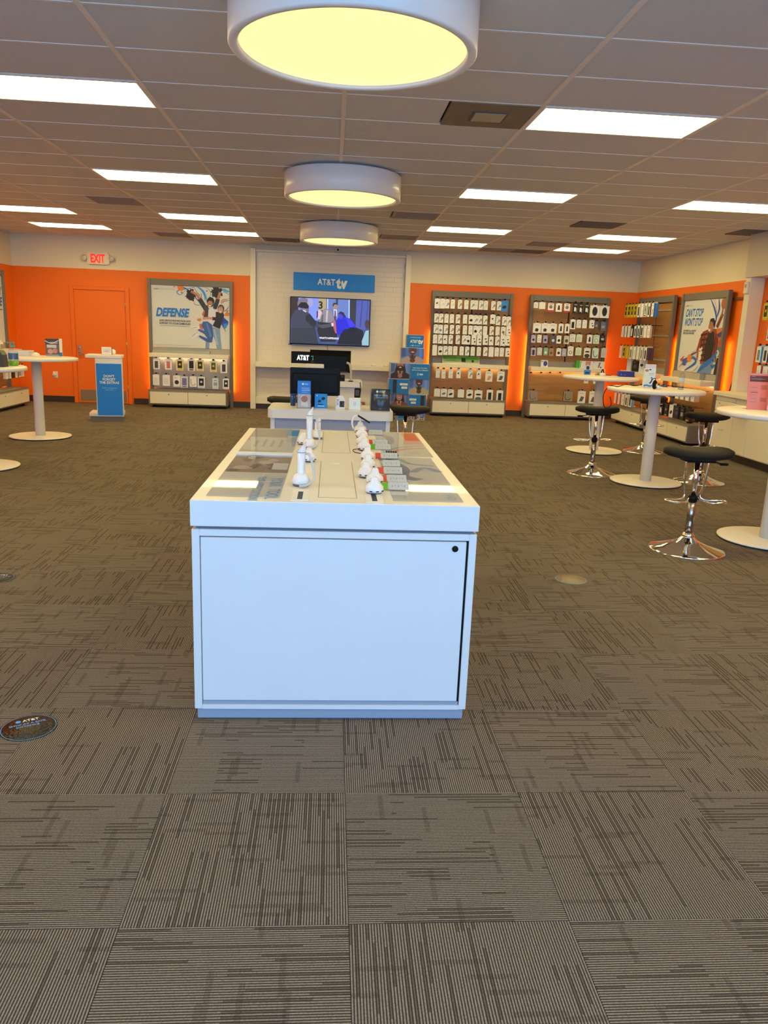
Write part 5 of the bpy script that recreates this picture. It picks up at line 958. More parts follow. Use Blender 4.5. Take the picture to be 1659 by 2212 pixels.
# items along the front desk
def on_desk(px, py): return PZ(px, py, dz)
c = on_desk(656, 882)
t = thing('brochure_holder', 'clear holder of blue brochures on the front desk', 'brochure holder', (c.x, c.y+0.03, dz), R(6))
q = MB(); q.box(-0.066, 0.066, -0.035, -0.032, 0, 0.13); q.box(-0.066, 0.066, 0.032, 0.035, 0, 0.17); q.box(-0.066, -0.063, -0.032, 0.032, 0, 0.13); q.box(0.063, 0.066, -0.032, 0.032, 0, 0.13); q.box(-0.063, 0.063, -0.032, 0.032, 0, 0.003); q.build('holder', M_CLEAR, t)
br = MB().box(-0.058, 0.058, -0.028, 0.02, 0.004, 0.245).build('brochure', INK((30, 126, 200)), t)
p = front_print(0.116, 0.24, -0.0285, -0.058, 0.004); p.rect(0, 0, 0.116, 0.125, (196, 186, 170)); p.poly([(0.03, 0.02), (0.09, 0.01), (0.095, 0.03), (0.06, 0.12), (0.03, 0.11)], (226, 222, 214)); p.ell(0.06, 0.08, 0.03, 0.03, (170, 120, 96)); p.ell(0.045, 0.215, 0.009, 0.009, (230, 240, 250)); p.text('AT&T', 0.058, 0.209, 0.014, (230, 240, 250), .02); p.text('PROTECTION', 0.035, 0.172, 0.014, (220, 236, 250), .01, wscale=.8); p.text('AND SUPPORT', 0.035, 0.155, 0.014, (220, 236, 250), .01, wscale=.8); p.rect(0.035, 0.14, 0.09, 0.143, (180, 210, 240)); p.build('cover_print', br)
c = on_desk(633, 876); t = thing('pencil_cup', 'translucent dark blue cup beside brochure holder on front desk', 'cup', (c.x, c.y, dz))
q = MB(); q.lathe([(0.024, 0), (0.03, 0.11), (0.027, 0.11), (0.022, 0.006)], 20); q.build('cup', P('blue_cup', (0.01, 0.06, 0.22), 0.15), t); q = MB(); q.lathe([(0.0305, 0.104), (0.0305, 0.112), (0.028, 0.112)], 20); q.build('rim', P('blue_cup_rim', (0.02, 0.1, 0.3), 0.15), t)
c = on_desk(693, 882); o = MB().bevel_box(-0.055, 0.055, -0.025, 0.025, 0, 0.13, 0.002).build('earbud_box', INK((20, 136, 190)), None, (c.x, c.y+0.025, dz), (0, 0, R(-8))); tag(o, 'turquoise earbud box on the front desk', 'box')
p = front_print(0.11, 0.13, -0.0256, -0.055, 0); p.ell(0.045, 0.065, 0.016, 0.012, (24, 30, 40), rot=.4); p.ell(0.08, 0.09, 0.018, 0.014, (24, 30, 40), rot=.4); p.rect(0.03, 0.03, 0.08, 0.04, (20, 40, 60)); p.rect(0.03, 0.018, 0.09, 0.025, (180, 220, 235)); p.ell(0.022, 0.115, 0.006, 0.006, (210, 240, 250)); p.build('print', o)
c = on_desk(735, 884); o = MB().bevel_box(-0.042, 0.042, -0.025, 0.025, 0, 0.10, 0.002).build('earbud_box', INK((226, 222, 212)), None, (c.x, c.y+0.025, dz)); tag(o, 'white box with sideways lettering and black earbuds on front desk', 'box')
p = front_print(0.084, 0.10, -0.0256, -0.042, 0); p.text('Buds', 0.024, 0.088, 0.034, (120, 116, 112), 0.0, rot=R(-90)) if 0 else p.text('Buds', 0.008, 0.09, 0.03, (110, 106, 104), 0.0, rot=R(-90)); p.rect(0.035, 0.02, 0.078, 0.075, (34, 32, 34)); p.ell(0.05, 0.05, 0.012, 0.014, (14, 14, 14)); p.ell(0.066, 0.045, 0.010, 0.014, (60, 58, 60)); p.build('print', o)
q = MB(); q.box(-0.02, 0.025, -0.001, 0.001, 0.10, 0.122); q.build('hang_tab', INK((226, 222, 212)), o)
c = on_desk(766, 885); o = MB().bevel_box(-0.053, 0.053, -0.03, 0.03, 0, 0.105, 0.002).build('earbud_box', INK((232, 230, 226)), None, (c.x, c.y+0.03, dz)); tag(o, 'square white box with faint white earphones on front desk', 'box')
p = front_print(0.106, 0.105, -0.0306, -0.053, 0)
for s in (-1, 1): p.stroke([(0.053+s*0.012, 0.07), (0.053+s*0.006, 0.06), (0.053+s*0.007, 0.035)], 0.006, (186, 186, 190))
p.build('print', o)
c = on_desk(771, 877); t = thing('card_reader', 'black handheld terminal on stand behind the white earphone box', 'card reader', (c.x, c.y, dz)); MB().bevel_box(-0.028, 0.028, -0.02, 0.02, 0.03, 0.17, 0.006).build('body', M_BLK, t); MB().bevel_box(-0.045, 0.045, -0.035, 0.035, 0, 0.03, 0.006).build('cradle', M_STEEL, t); MB().box(-0.02, 0.02, -0.0212, -0.02, 0.10, 0.155).build('screen', P('reader_screen', (0.06, 0.06, 0.06), 0.15), t)
c = on_desk(822, 888); t = thing('desk_sign', 'dark curved desk sign reading shop at a safe distance', 'sign', (c.x, c.y+0.05, dz), R(-4))
q = MB(); n = 12; vs = []
for k in range(n+1):
    a = k/n; yy = -0.04-0.012*math.sin(math.pi*a); zz = 0.195*a; yy += 0.055*a*a; vs += [(-0.088, yy, zz), (0.088, yy, zz), (0.088, yy+0.003, zz), (-0.088, yy+0.003, zz)]
fs = []
for k in range(n):
    o0, o1 = 4*k, 4*k+4
    for i in range(4): fs.append((o0+i, o0+(i+1) % 4, o1+(i+1) % 4, o1+i))
q.add(vs, fs, P('sign_navy', (0.03, 0.045, 0.075), 0.25), True); q.build('face', None, t)
MB().prism([(-0.04, 0), (0.055, 0), (0.02, 0.19)], -0.098, -0.09, axis='x').build('end_cheek', M_GREYL, t)
def sgn(p, z): a = z/0.195; return -0.04-0.012*math.sin(math.pi*a)+0.055*a*a
class CurvedPrint(Print):
    def pt(s, u, v): return Vector((u-0.088, sgn(s, v)-0.0008, v))
p = CurvedPrint((0, 0, 0), (1, 0, 0), (0, 0, 1), (0, -1, 0)); p.ell(0.055, 0.172, 0.010, 0.010, (220, 226, 232)); p.text('AT&T', 0.07, 0.164, 0.024, (226, 230, 234), .02); p.text('SHOP AT A SAFE', 0.088, 0.134, 0.017, (130, 176, 214), .015, align='C'); p.text('DISTANCE', 0.088, 0.114, 0.017, (130, 176, 214), .015, align='C')
for s, x_ in ((-1, 0.072), (1, 0.104)): p.stroke([(x_, 0.06+s*.006), (x_+.008, 0.075+s*.004), (x_+.004, 0.092), (x_-.006, 0.088), (x_-.007, 0.07), (x_, 0.055+s*.006)], 0.002, (110, 150, 190))
p.text('AT&T', 0.088, 0.014, 0.012, (90, 150, 200), 0.01, align='C'); p.build('lettering', t)
c = on_desk(712, 879); o = MB().bevel_box(-0.04, 0.04, -0.015, 0.015, 0, 0.012, 0.003).build('paper_slip', INK((214, 206, 170)), None, (c.x, c.y+0.08, dz), (0, 0, R(20))); tag(o, 'crumpled cream slip lying behind turquoise box', 'paper'); MB().box(-0.03, 0.03, -0.008, -0.006, 0.012, 0.0126).build('print', INK((150, 146, 130)), o)

# ================================================================ STOOLS AND TABLES
def make_stool():
    t = thing('bar_stool', 'x', 'stool')
    q = MB(); q.lathe([(0.285, 0), (0.287, 0.006), (0.275, 0.012), (0.20, 0.030), (0.12, 0.060), (0.07, 0.085), (0.05, 0.105), (0.042, 0.11)], 48); q.build('chrome_base', M_CHROME, t)
    q = MB(); q.lathe([(0.045, 0.105), (0.048, 0.12), (0.040, 0.135), (0.030, 0.14)], 24); q.build('base_collar', M_CHROME, t)
    q = MB(); q.lathe([(0.028, 0.13), (0.028, 0.42)], 20); q.build('column', P('column_steel', (0.42, 0.40, 0.38), 0.18, 1.0), t)
    q = MB(); q.lathe([(0.020, 0.42), (0.020, 0.70)], 20); q.build('gas_lift', M_CHROME, t)
    q = MB(); q.lathe([(0.034, 0.385), (0.034, 0.43), (0.022, 0.435)], 20); q.build('sleeve', M_BLK, t)
    for s in (-1, 1):
        q = MB(); q.tube([(s*0.09, 0, 0.70), (s*0.085, 0, 0.62), (s*0.075, 0.01, 0.50), (s*0.06, 0.02, 0.44), (s*0.075, 0.01, 0.405), (s*0.14, -0.01, 0.395), (s*0.22, -0.02, 0.40), (s*0.235, -0.06, 0.40), (s*0.20, -0.10, 0.40), (s*0.12, -0.10, 0.395), (s*0.07, -0.06, 0.40), (s*0.032, -0.01, 0.41)], 0.0085, 10); q.build('foot_loop', M_CHROME, t)
    MB().bevel_box(-0.11, 0.11, -0.075, 0.075, 0.695, 0.718, 0.006).build('seat_plate', M_BLK, t)
    q = MB(); q.tube([(0.09, 0, 0.70), (0.15, -0.01, 0.69), (0.17, -0.02, 0.682)], 0.005, 8); q.bevel_box(0.165, 0.23, -0.035, -0.005, 0.672, 0.69, 0.006); q.build('lever', M_BLK, t)
    # saddle seat
    n, m = 40, 9; vs, fs = [], []
    def outline(a):
        e = 2.6; ca, sa = math.cos(a), math.sin(a); rr = (abs(ca)**e+abs(sa)**e)**(-1/e); return 0.26*rr*ca, 0.15*rr*sa
    def zt(x, y): u = x/0.26; return 0.788+0.014*u*u-0.012*max(0, -y/0.15)+0.012*math.cos(y/0.15*1.5)-0.010*abs(u)**6
    for layer in range(2):
        for j in range(m+1):
            s = j/m
            for k in range(n):
                a = 2*math.pi*k/n; x, y = outline(a); x *= s if j else 0.0; y *= s if j else 0.0
                edge = (max(0, s-0.75)/0.25)**2
                z = zt(x, y)-0.018*edge if layer == 0 else 0.718+0.016*abs(x/0.26)**2+0.016*edge
                vs.append((x, y, z))
    off = (m+1)*n
    for j in range(m):
        for k in range(n):
            k2 = (k+1) % n; fs.append((j*n+k, j*n+k2, (j+1)*n+k2, (j+1)*n+k)); fs.append((off+j*n+k2, off+j*n+k, off+(j+1)*n+k, off+(j+1)*n+k2))
    for k in range(n): k2 = (k+1) % n; fs.append((m*n+k, m*n+k2, off+m*n+k2, off+m*n+k))
    q = MB(); q.add(vs, fs, None, True); me = q.mesh('seat', M_BLKR)
    bm = bmesh.new(); bm.from_mesh(me); bmesh.ops.remove_doubles(bm, verts=bm.verts, dist=1e-5); bm.to_mesh(me); bm.free()
    link('seat', me, t)
    return t
stool0 = make_stool()
c5 = PZ(618, 857, 0.80); c6 = PZ(877, 876, 0.80)
spots = [((2.78, 5.62), 0, 'black saddle stool on chrome base beside the table with pink sheets'), ((3.12, 8.92), 186, 'black saddle stool before the table holding the dark blue box'), ((4.53, 10.86), -20, 'black saddle stool by the case rack behind bottle table'), ((4.275, 8.56), 186, 'black saddle stool beside the table with the water bottle'),
         ((c6.x, c6.y), 175, 'black saddle stool beside the printed box tower and front desk'), ((c5.x+0.05, c5.y), 10, 'black saddle stool behind the front desk near blue cup')]
for k, ((x, y), a, lab) in enumerate(spots):
    o = stool0 if k == 0 else dup(stool0); o.location = (x, y, 0); o.rotation_euler = (0, 0, R(a)); tag(o, lab, 'stool', 'black saddle bar stools')
def make_table():
    t = thing('bar_table', 'x', 'table')
    q = MB(); q.lathe([(0.50, 1.015), (0.515, 1.018), (0.52, 1.026), (0.52, 1.046), (0.515, 1.055), (0.505, 1.058)], 72); q.build('table_top', M_WHITE, t)
    q = MB(); q.lathe([(0.063, 0.028), (0.063, 1.014)], 32); q.build('pedestal', P('pedestal_grey_white', (0.74, 0.73, 0.74), 0.35), t)
    q = MB(); q.lathe([(0.385, 0.012), (0.39, 0.016), (0.388, 0.024), (0.37, 0.028)], 64); q.build('base_plate', M_WHITE2, t)
    for k in range(5): a = 2*math.pi*k/5+0.4; q = MB(); q.lathe([(0.012, 0), (0.012, 0.013)], 10, c=(0.34*math.cos(a), 0.34*math.sin(a), 0)); q.build('glide', M_BLK, t)
    return t
tb0 = make_table()
TS = [((-3.87, 10.62), 'round white pedestal table before the orange door with picture box'), ((-3.68, 8.33), 'round white pedestal table with green hand sanitizer'), ((3.58, 8.42), 'round white pedestal table with water bottle and carton'), ((3.76, 10.75), 'round white pedestal table with dark blue box near corner rack'), ((3.62, 5.95), 'round white pedestal table with pink paper sign holders')]
for k, ((x, y), lab) in enumerate(TS):
    o = tb0 if k == 0 else dup(tb0); o.location = (x, y, 0); tag(o, lab, 'table', 'round pedestal tables')
TZ = 1.058
def on_t(px, py): return PZ(px, py, TZ)
# table items: door-side table
c = on_t(77, 770); t = thing('alarm_puck', 'white round demo puck with cord on table before orange door', 'device', (c.x, c.y, TZ)); q = MB(); q.lathe([(0.058, 0), (0.06, 0.01), (0.05, 0.035), (0.025, 0.05), (0.001, 0.053)], 24); q.build('puck', M_PLAST, t); q = MB(); q.tube([(-0.055, 0, 0.015), (-0.1, 0.02, 0.03), (-0.2, 0.06, 0.05), (-0.26, 0.1, 0.01)], 0.006); q.build('cord', M_PLAST, t)
c = PY(48, 760, 10.75); o = MB().bevel_box(-0.14, 0.14, -0.10, 0.10, 0, 0.07, 0.004).build('device_tray', INK((222, 206, 180)), None, (c.x-0.05, 10.82, TZ)); tag(o, 'low cream device tray on table before orange door', 'tray'); MB().box(-0.1, 0.1, -0.06, 0.06, 0.07, 0.074).build('inset', M_GREYL, o)
c = on_t(113, 769); t = thing('picture_box', 'upright picture box with white spine on table before orange door', 'box', (c.x, c.y+0.02, TZ), R(12)); MB().bevel_box(-0.085, 0.085, -0.02, 0.02, 0, 0.23, 0.003).build('front_box', INK((120, 92, 76)), t); p = front_print(0.17, 0.23, -0.0206, -0.085, 0)
p.rect(0, 0.15, 0.17, 0.23, (70, 52, 46)); p.ell(0.06, 0.06, 0.035, 0.035, (210, 150, 120)); p.ell(0.12, 0.07, 0.03, 0.035, (196, 132, 104)); p.rect(0.02, 0.11, 0.14, 0.15, (206, 196, 176)); p.rect(0.06, 0.16, 0.16, 0.19, (170, 140, 110)); p.rect(0, 0, 0.17, 0.02, (170, 160, 150)); p.stroke([(0.0, 0.2), (0.08, 0.17), (0.17, 0.21)], 0.01, (222, 210, 190)); p.build('picture', t)
MB().bevel_box(0.088, 0.125, -0.015, 0.03, 0, 0.232, 0.003).build('spine_box', M_WHITE2, t); MB().box(0.09, 0.123, -0.016, -0.0151, 0.0, 0.05).build('blue_stripe', INK((40, 110, 170)), t)
# sanitizer table
c = on_t(30, 790); pump_bottle((c.x, c.y, TZ), 'clear pump bottle of green hand sanitizer on round table', M_PET, P('green_gel', (0.22, 0.62, 0.02), 0.15), TEAL, 0.05, 0.19, INK((110, 140, 150)))
c = on_t(2, 792); t = thing('card_terminal', 'dark grey rounded box beside the green sanitizer bottle', 'device', (c.x-0.03, c.y, TZ)); MB().prism([(-0.1, 0), (0.085, 0), (0.075, 0.12), (0.05, 0.165), (-0.1, 0.175)], -0.06, 0.06).build('body', P('dark_grey_plastic', (0.04, 0.042, 0.045), 0.4), t); MB().box(-0.08, 0.04, -0.0605, -0.06, 0.13, 0.15).build('label_strip', M_GREYL, t)
# bottle table
c = on_t(1402, 838); t = thing('carton_stand', 'tall white carton with blue wave print on bottle table', 'box', (c.x, c.y+0.03, TZ), R(-5)); MB().bevel_box(-0.06, 0.06, -0.025, 0.025, 0, 0.21, 0.002).build('front_carton', INK((226, 228, 230)), t); p = front_print(0.12, 0.21, -0.0256, -0.06, 0)
p.stroke([(0, 0.02), (0.03, 0.03), (0.07, 0.02), (0.09, 0.03)], 0.016, (50, 130, 190)); p.stroke([(0.06, 0.05), (0.08, 0.07), (0.085, 0.1), (0.075, 0.12)], 0.016, (60, 110, 180)); p.rect(0.05, 0.155, 0.1, 0.16, (150, 156, 164)); p.rect(0.05, 0.14, 0.1, 0.143, (150, 156, 164)); p.ell(0.02, 0.19, 0.02, 0.014, (206, 110, 90)); p.ell(0.055, 0.2, 0.012, 0.008, (40, 60, 150)); p.build('print', t)
MB().bevel_box(0.0-0.035, 0.075, 0.03, 0.07, 0, 0.255, 0.002).build('rear_carton', INK((226, 206, 190)), t)
c = on_t(1413, 841); t = thing('computer_mouse', 'black mouse-like gadget propped beside blue-wave carton', 'device', (c.x, c.y, TZ), R(10)); q = MB(); bm = bmesh.new(); bmesh.ops.create_uvsphere(bm, u_segments=16, v_segments=10, radius=1.0)
for v in bm.verts: v.co = Vector((v.co.x*0.028, v.co.y*0.022, 0.05+v.co.z*0.05))
q.bm(bm, None, None, True); q.build('body', M_BLK, t); MB().box(0.005, 0.018, -0.0225, -0.018, 0.03, 0.06).build('sticker', M_WHITE2, t); q = MB(); q.tube([(0, 0, 0.09), (0.0, 0, 0.115), (-0.03, 0, 0.11), (-0.06, 0, 0.06)], 0.004); q.build('lead', M_BLK, t)
q = MB(); q.lathe([(0.035, 0), (0.035, 0.02), (0.02, 0.035), (0.001, 0.04)], 16, c=(0.055, 0.02, 0)); q.build('white_base', M_PLAST, t)
c = on_t(1433, 836); q = MB(); q.tube([(-0.1, 0, 0.006), (-0.03, 0, 0.012), (0.0, 0, 0.008), (0.045, -0.01, 0.008)], [0.004, 0.012]); o = q.build('stylus', P('navy_plastic', (0.02, 0.04, 0.14), 0.3), None, (c.x, c.y, TZ)); tag(o, 'navy blue plug lead lying between carton and water bottle', 'cable'); MB().box(0.043, 0.06, -0.018, -0.002, 0.003, 0.013).build('tip', M_STEEL, o)
c = on_t(1470, 842); t = thing('water_bottle', 'clear plastic water bottle standing on round table', 'bottle', (c.x, c.y, TZ)); r_ = 0.034
q = MB(); q.lathe([(0.02, 0.0), (r_, 0.008), (r_*0.96, 0.03), (r_, 0.05), (r_*0.9, 0.09), (r_, 0.12), (r_*0.98, 0.14), (r_*0.6, 0.175), (0.014, 0.19), (0.014, 0.205)], 28); q.build('bottle', M_PET, t)
q = MB(); q.lathe([(r_*1.015, 0.095), (r_*1.03, 0.128)], 28); q.f = q.f[:28]; q.m = q.m[:28]; q.smooth = q.smooth[:28]; q.build('label', INK((196, 206, 226)), t); q = MB(); q.lathe([(0.017, 0.2), (0.017, 0.216)], 16); q.build('cap', M_WHITE2, t); q = MB(); q.lathe([(0.019, 0.003), (r_*0.93, 0.01), (r_*0.9, 0.04)], 24); q.build('water', glass('water', tint=(0.9, 0.92, 0.95), keep=0.85), t)
q = MB(); pth = [(1385, 832), (1370, 834), (1352, 831), (1335, 836), (1322, 834)]
pts3 = [tuple(on_t(a, b)+Vector((0, 0, 0.005))) for a, b in pth]; e = Vector(pts3[-1]); pts3 += [tuple(e+Vector((-0.06, -0.03, -0.02))), tuple(e+Vector((-0.10, -0.03, -0.12))), tuple(e+Vector((-0.07, -0.03, -0.24))), tuple(e+Vector((0.0, -0.03, -0.22))), tuple(e+Vector((-0.02, -0.03, -0.12)))]
q.tube(pts3, 0.0045, 8); o = q.build('charger_cable', M_BLK); tag(o, 'black cable trailing over the edge of the bottle table', 'cable'); q = MB(); q.bevel_box(pts3[0][0]-0.012, pts3[0][0]+0.02, pts3[0][1]-0.01, pts3[0][1]+0.01, TZ, TZ+0.012, 0.003); q.build('connector', M_BLK, o)
# corner table items
c = on_t(1354, 814); o = MB().bevel_box(-0.11, 0.11, -0.05, 0.05, 0, 0.075, 0.004).build('navy_box', INK((36, 44, 120)), None, (c.x, c.y+0.05, TZ), (0, 0, R(-4))); tag(o, 'dark blue box lying on the table near corner rack', 'box'); p = front_print(0.22, 0.075, -0.0506, -0.11, 0); p.rect(0.03, 0.02, 0.035, 0.045, (140, 150, 190)); p.rect(0.02, 0.02, 0.045, 0.025, (140, 150, 190)); p.rect(0.06, 0.02, 0.1, 0.028, (100, 110, 170)); p.build('print', o)
c = on_t(1268, 809); t = thing('small_card', 'small blue and white standing card on table near corner rack', 'card', (c.x, c.y, TZ), R(4)); MB().bevel_box(-0.05, 0.05, -0.003, 0.003, 0, 0.13, 0.001).build('card', INK((206, 200, 190)), t); p = front_print(0.1, 0.13, -0.0036, -0.05, 0); p.rect(0, 0, 0.1, 0.065, (40, 130, 180)); p.rect(0.02, 0.015, 0.08, 0.035, (20, 50, 90)); p.rect(0.03, 0.07, 0.075, 0.12, (50, 46, 50)); p.build('print', t)
c = on_t(1301, 811); t = thing('cable_hub', 'white gadget with black prongs and cables on table near corner rack', 'device', (c.x, c.y, TZ)); q = MB(); q.lathe([(0.05, 0), (0.05, 0.02), (0.03, 0.035), (0.001, 0.04)], 20); q.build('body', M_PLAST, t); q = MB(); q.tube([(-0.02, 0, 0.03), (-0.01, 0, 0.07), (0.005, 0, 0.08), (0.02, 0, 0.03)], 0.008); q.tube([(0.04, -0.02, 0.01), (0.08, -0.03, 0.006), (0.13, -0.01, 0.006)], 0.004); q.tube([(-0.04, -0.02, 0.01), (-0.08, -0.02, 0.006), (-0.12, -0.04, 0.006)], 0.004); q.build('prongs', M_BLK, t)
# pink sheets
for k, (px, py) in enumerate(((1634, 885), (1680, 889))):
    c = on_t(px, py); t = thing('sign_holder', ('pink price sheet with dark heading in acrylic holder on round table', 'pink sheet with portrait photo in acrylic holder on round table')[k], 'sign', (c.x, c.y, TZ), R(-6-8*k))
    Mt = Matrix.Rotation(R(-8), 4, 'X'); w_, h_ = 0.162, 0.29
    q = MB(); q.box(-w_/2, w_/2, -0.003, 0.003, 0.0, h_, M=Mt); sh_ = q.build('sheet', INK((246, 140, 108)), t)
    q = MB(); q.box(-w_/2-0.004, w_/2+0.004, -0.006, -0.0035, 0.0, h_+0.004, M=Mt); q.box(-w_/2, w_/2, 0.0, 0.09, 0.0, 0.003); q.build('acrylic', M_CLEAR, t)
    pp = Print(Mt @ Vector((-w_/2, -0.0031, 0)), (1, 0, 0), Mt.to_3x3() @ Vector((0, 0, 1)), Mt.to_3x3() @ Vector((0, -1, 0)), 0.0002)
    if k == 0:
        pp.rect(0.008, h_*.77, w_-0.008, h_*.94, (112, 56, 44)); pp.text('AT&T', 0.02, h_*.90, 0.012, (230, 170, 150), .02); pp.rect(0.02, h_*.84, 0.13, h_*.855, (200, 140, 120))
        for a in range(5): pp.rect(0.015, h_*(.2+.1*a), 0.075, h_*(.215+.1*a), (196, 120, 96))
        pp.rect(0.10, h_*.56, 0.15, h_*.68, (206, 110, 80)); pp.rect(0.10, h_*.22, 0.15, h_*.34, (206, 110, 80)); pp.rect(0.02, h_*.46, 0.08, h_*.48, (170, 84, 66))
    else: pp.ell(w_*.4, h_*.74, 0.03, 0.045, (110, 60, 50)); pp.rect(0.01, h_*.2, w_-.01, h_*.36, (206, 130, 116)); pp.rect(0.02, h_*.44, w_-.03, h_*.5, (214, 140, 120))
    pp.build('print', sh_)

# ================================================================ SIDE COUNTER (right)
CF = 5.47
ct = MB(); ct.bevel_box(CF-0.04, XR-0.002, 4.0, 10.78, 0.86, 0.915, 0.004); o = ct.build('counter_top', M_CREAM); tag(o, 'long cream worktop on the side wall cabinets under counter rack', 'worktop')
q = MB(); q.box(XR-0.027, XR-0.002, 4.0, 10.71, 0.915, 1.0); q.build('upstand', M_CREAM, o)
def cabinet(y0, y1, kind, lab):
    t = thing('base_cabinet', lab, 'cabinet', (CF, (y0+y1)/2, 0)); h = (y1-y0)/2
    MB().box(0.02, XR-CF-0.01, -h+0.001, h-0.001, 0.11, 0.858).build('carcass', M_CREAM, t); MB().box(0.09, XR-CF-0.02, -h+0.001, h-0.001, 0, 0.11).build('toe_kick', M_BASEB, t)
    def pull(z, y, parent, vert=False):
        q = MB(); a = 0.045
        q.tube([(0.0, y-a, z), (-0.03, y-a, z), (-0.03, y+a, z), (0.0, y+a, z)] if not vert else [(0, y, z-a), (-0.03, y, z-a), (-0.03, y, z+a), (0, y, z+a)], 0.005, 8, sub=1); q.build('handle', M_STEEL, parent)
    if kind == 'drawers':
        for z0, z1 in ((0.655, 0.79), (0.125, 0.645)):
            d = MB().bevel_box(0.0, 0.02, -h+0.004, h-0.004, z0, z1, 0.002).build('drawer', M_CREAM, t); pull(z1-0.06 if z1 > 0.7 else 0.40, 0.0, d)
            q = MB(); q.lathe([(0.008, 0), (0.008, 0.004)], 10, M=Matrix.Translation((0, h*0.55 if z1 > 0.7 else -0.05, z1-0.04 if z1 > .7 else z1-0.09)) @ Matrix.Rotation(R(-90), 4, 'Y')); q.build('lock', M_BLK, d)
        MB().bevel_box(0.0, 0.02, -h+0.004, h-0.004, 0.795, 0.855, 0.002).build('rail_panel', M_CREAM, t)
    elif kind == 'open':
        d = MB().bevel_box(-0.10, -0.08, -h+0.004, h-0.004, 0.655, 0.79, 0.002).build('drawer', M_CREAM, t); MB().box(-0.08, 0.02, -h+0.01, -h+0.022, 0.66, 0.78).build('drawer_side', M_CREAM, t)
        MB().bevel_box(0.0, 0.02, -h+0.004, h-0.004, 0.125, 0.645, 0.002).build('drawer', M_CREAM, t)
    else:
        d = MB().bevel_box(0.0, 0.02, -h+0.004, h-0.004, 0.125, 0.855, 0.002).build('door', M_CREAM, t); pull(0.70, -h+0.07, d, True)
cabinet(10.22, 10.76, 'drawers', 'cream drawer cabinet under worktop nearest the poster rack')
cabinet(9.83, 10.22, 'open', 'narrow cream cabinet with top drawer pulled slightly open')
cabinet(9.16, 9.83, 'door', 'cream door cabinet beside the narrow open-drawer cabinet')
cabinet(8.4, 9.16, 'door', 'cream door cabinet behind the pink sheet table')

# ================================================================ KIOSK
k0 = PZ(209, 910, 0); k1 = PZ(270, 910, 0)
kk = thing('promo_stand', 'white C-shaped promo stand with blue panel beside the orange door', 'promo stand', ((k0.x+k1.x)/2, (k0.y+k1.y)/2, 0), R(10))
kw = 0.40
MB().box(-kw/2-0.10, kw/2-0.01, 0.02, 0.42, 0, 0.075).build('plinth', M_GREY, kk)
MB().bevel_box(-kw/2, kw/2, 0.0, 0.05, 0.075, 0.98, 0.004).build('front_board', M_WHITE, kk)
MB().bevel_box(-kw/2-0.0, kw/2, 0.05, 0.12, 0.075, 0.98, 0.004).build('spine', M_WHITE, kk)
MB().bevel_box(-kw/2-0.14, kw/2, -0.005, 0.44, 0.98, 1.03, 0.006).build('top_shelf', M_WHITE, kk)
MB().bevel_box(-kw/2-0.12, kw/2-0.01, 0.01, 0.44, 0.0755, 0.13, 0.004).build('bottom_shelf', M_WHITE, kk)
bp_ = MB().box(-kw/2+0.012, kw/2-0.012, -0.006, 0.0, 0.095, 0.90).build('blue_panel', INK((24, 128, 196)), kk)
p = front_print(kw, 0.8, -0.0065, -kw/2, 0.095)
for k, s in enumerate(("DON'T", 'FORGET', 'THE EXTRAS')): p.text(s, kw/2, 0.595-0.05*k, 0.052, (236, 240, 244), 0.025, align='C')
p.text('Audio accessories', kw/2, 0.42, 0.031, (150, 200, 232), 0.005, align='C'); p.text('and more.', kw/2, 0.39, 0.031, (150, 200, 232), 0.005, align='C'); p.build('lettering', bp_)
Mk = Matrix.Translation(kk.location) @ kk.rotation_euler.to_matrix().to_4x4()
c = Mk @ Vector((-0.03, 0.12, 1.03)); t = thing('tablet_speaker', 'small framed tablet with round white speaker on promo stand', 'device', c, R(14)); Mt = Matrix.Rotation(R(-12), 4, 'X'); q = MB(); q.bevel_box(-0.075, 0.075, -0.008, 0.008, 0.002, 0.12, 0.003, M=Mt); q.build('tablet', M_WHITE2, t); q = MB(); q.box(0.072, 0.08, -0.01, 0.01, 0.0, 0.12, M=Mt); q.build('dark_edge', M_BLK, t)
q = MB(); q.lathe([(0.03, 0), (0.045, 0.03), (0.04, 0.07), (0.001, 0.09)], 20, c=(0.09, 0.09, 0)); q.build('speaker', M_PLAST, t)
pp = Print(Mt @ Vector((-0.075, -0.0085, 0)), (1, 0, 0), Mt.to_3x3() @ Vector((0, 0, 1)), Mt.to_3x3() @ Vector((0, -1, 0)), 0.0004); pp.rect(0.02, 0.03, 0.13, 0.1, (214, 200, 190)); pp.rect(0.04, 0.05, 0.1, 0.06, (190, 150, 140)); pp.build('screen', t)

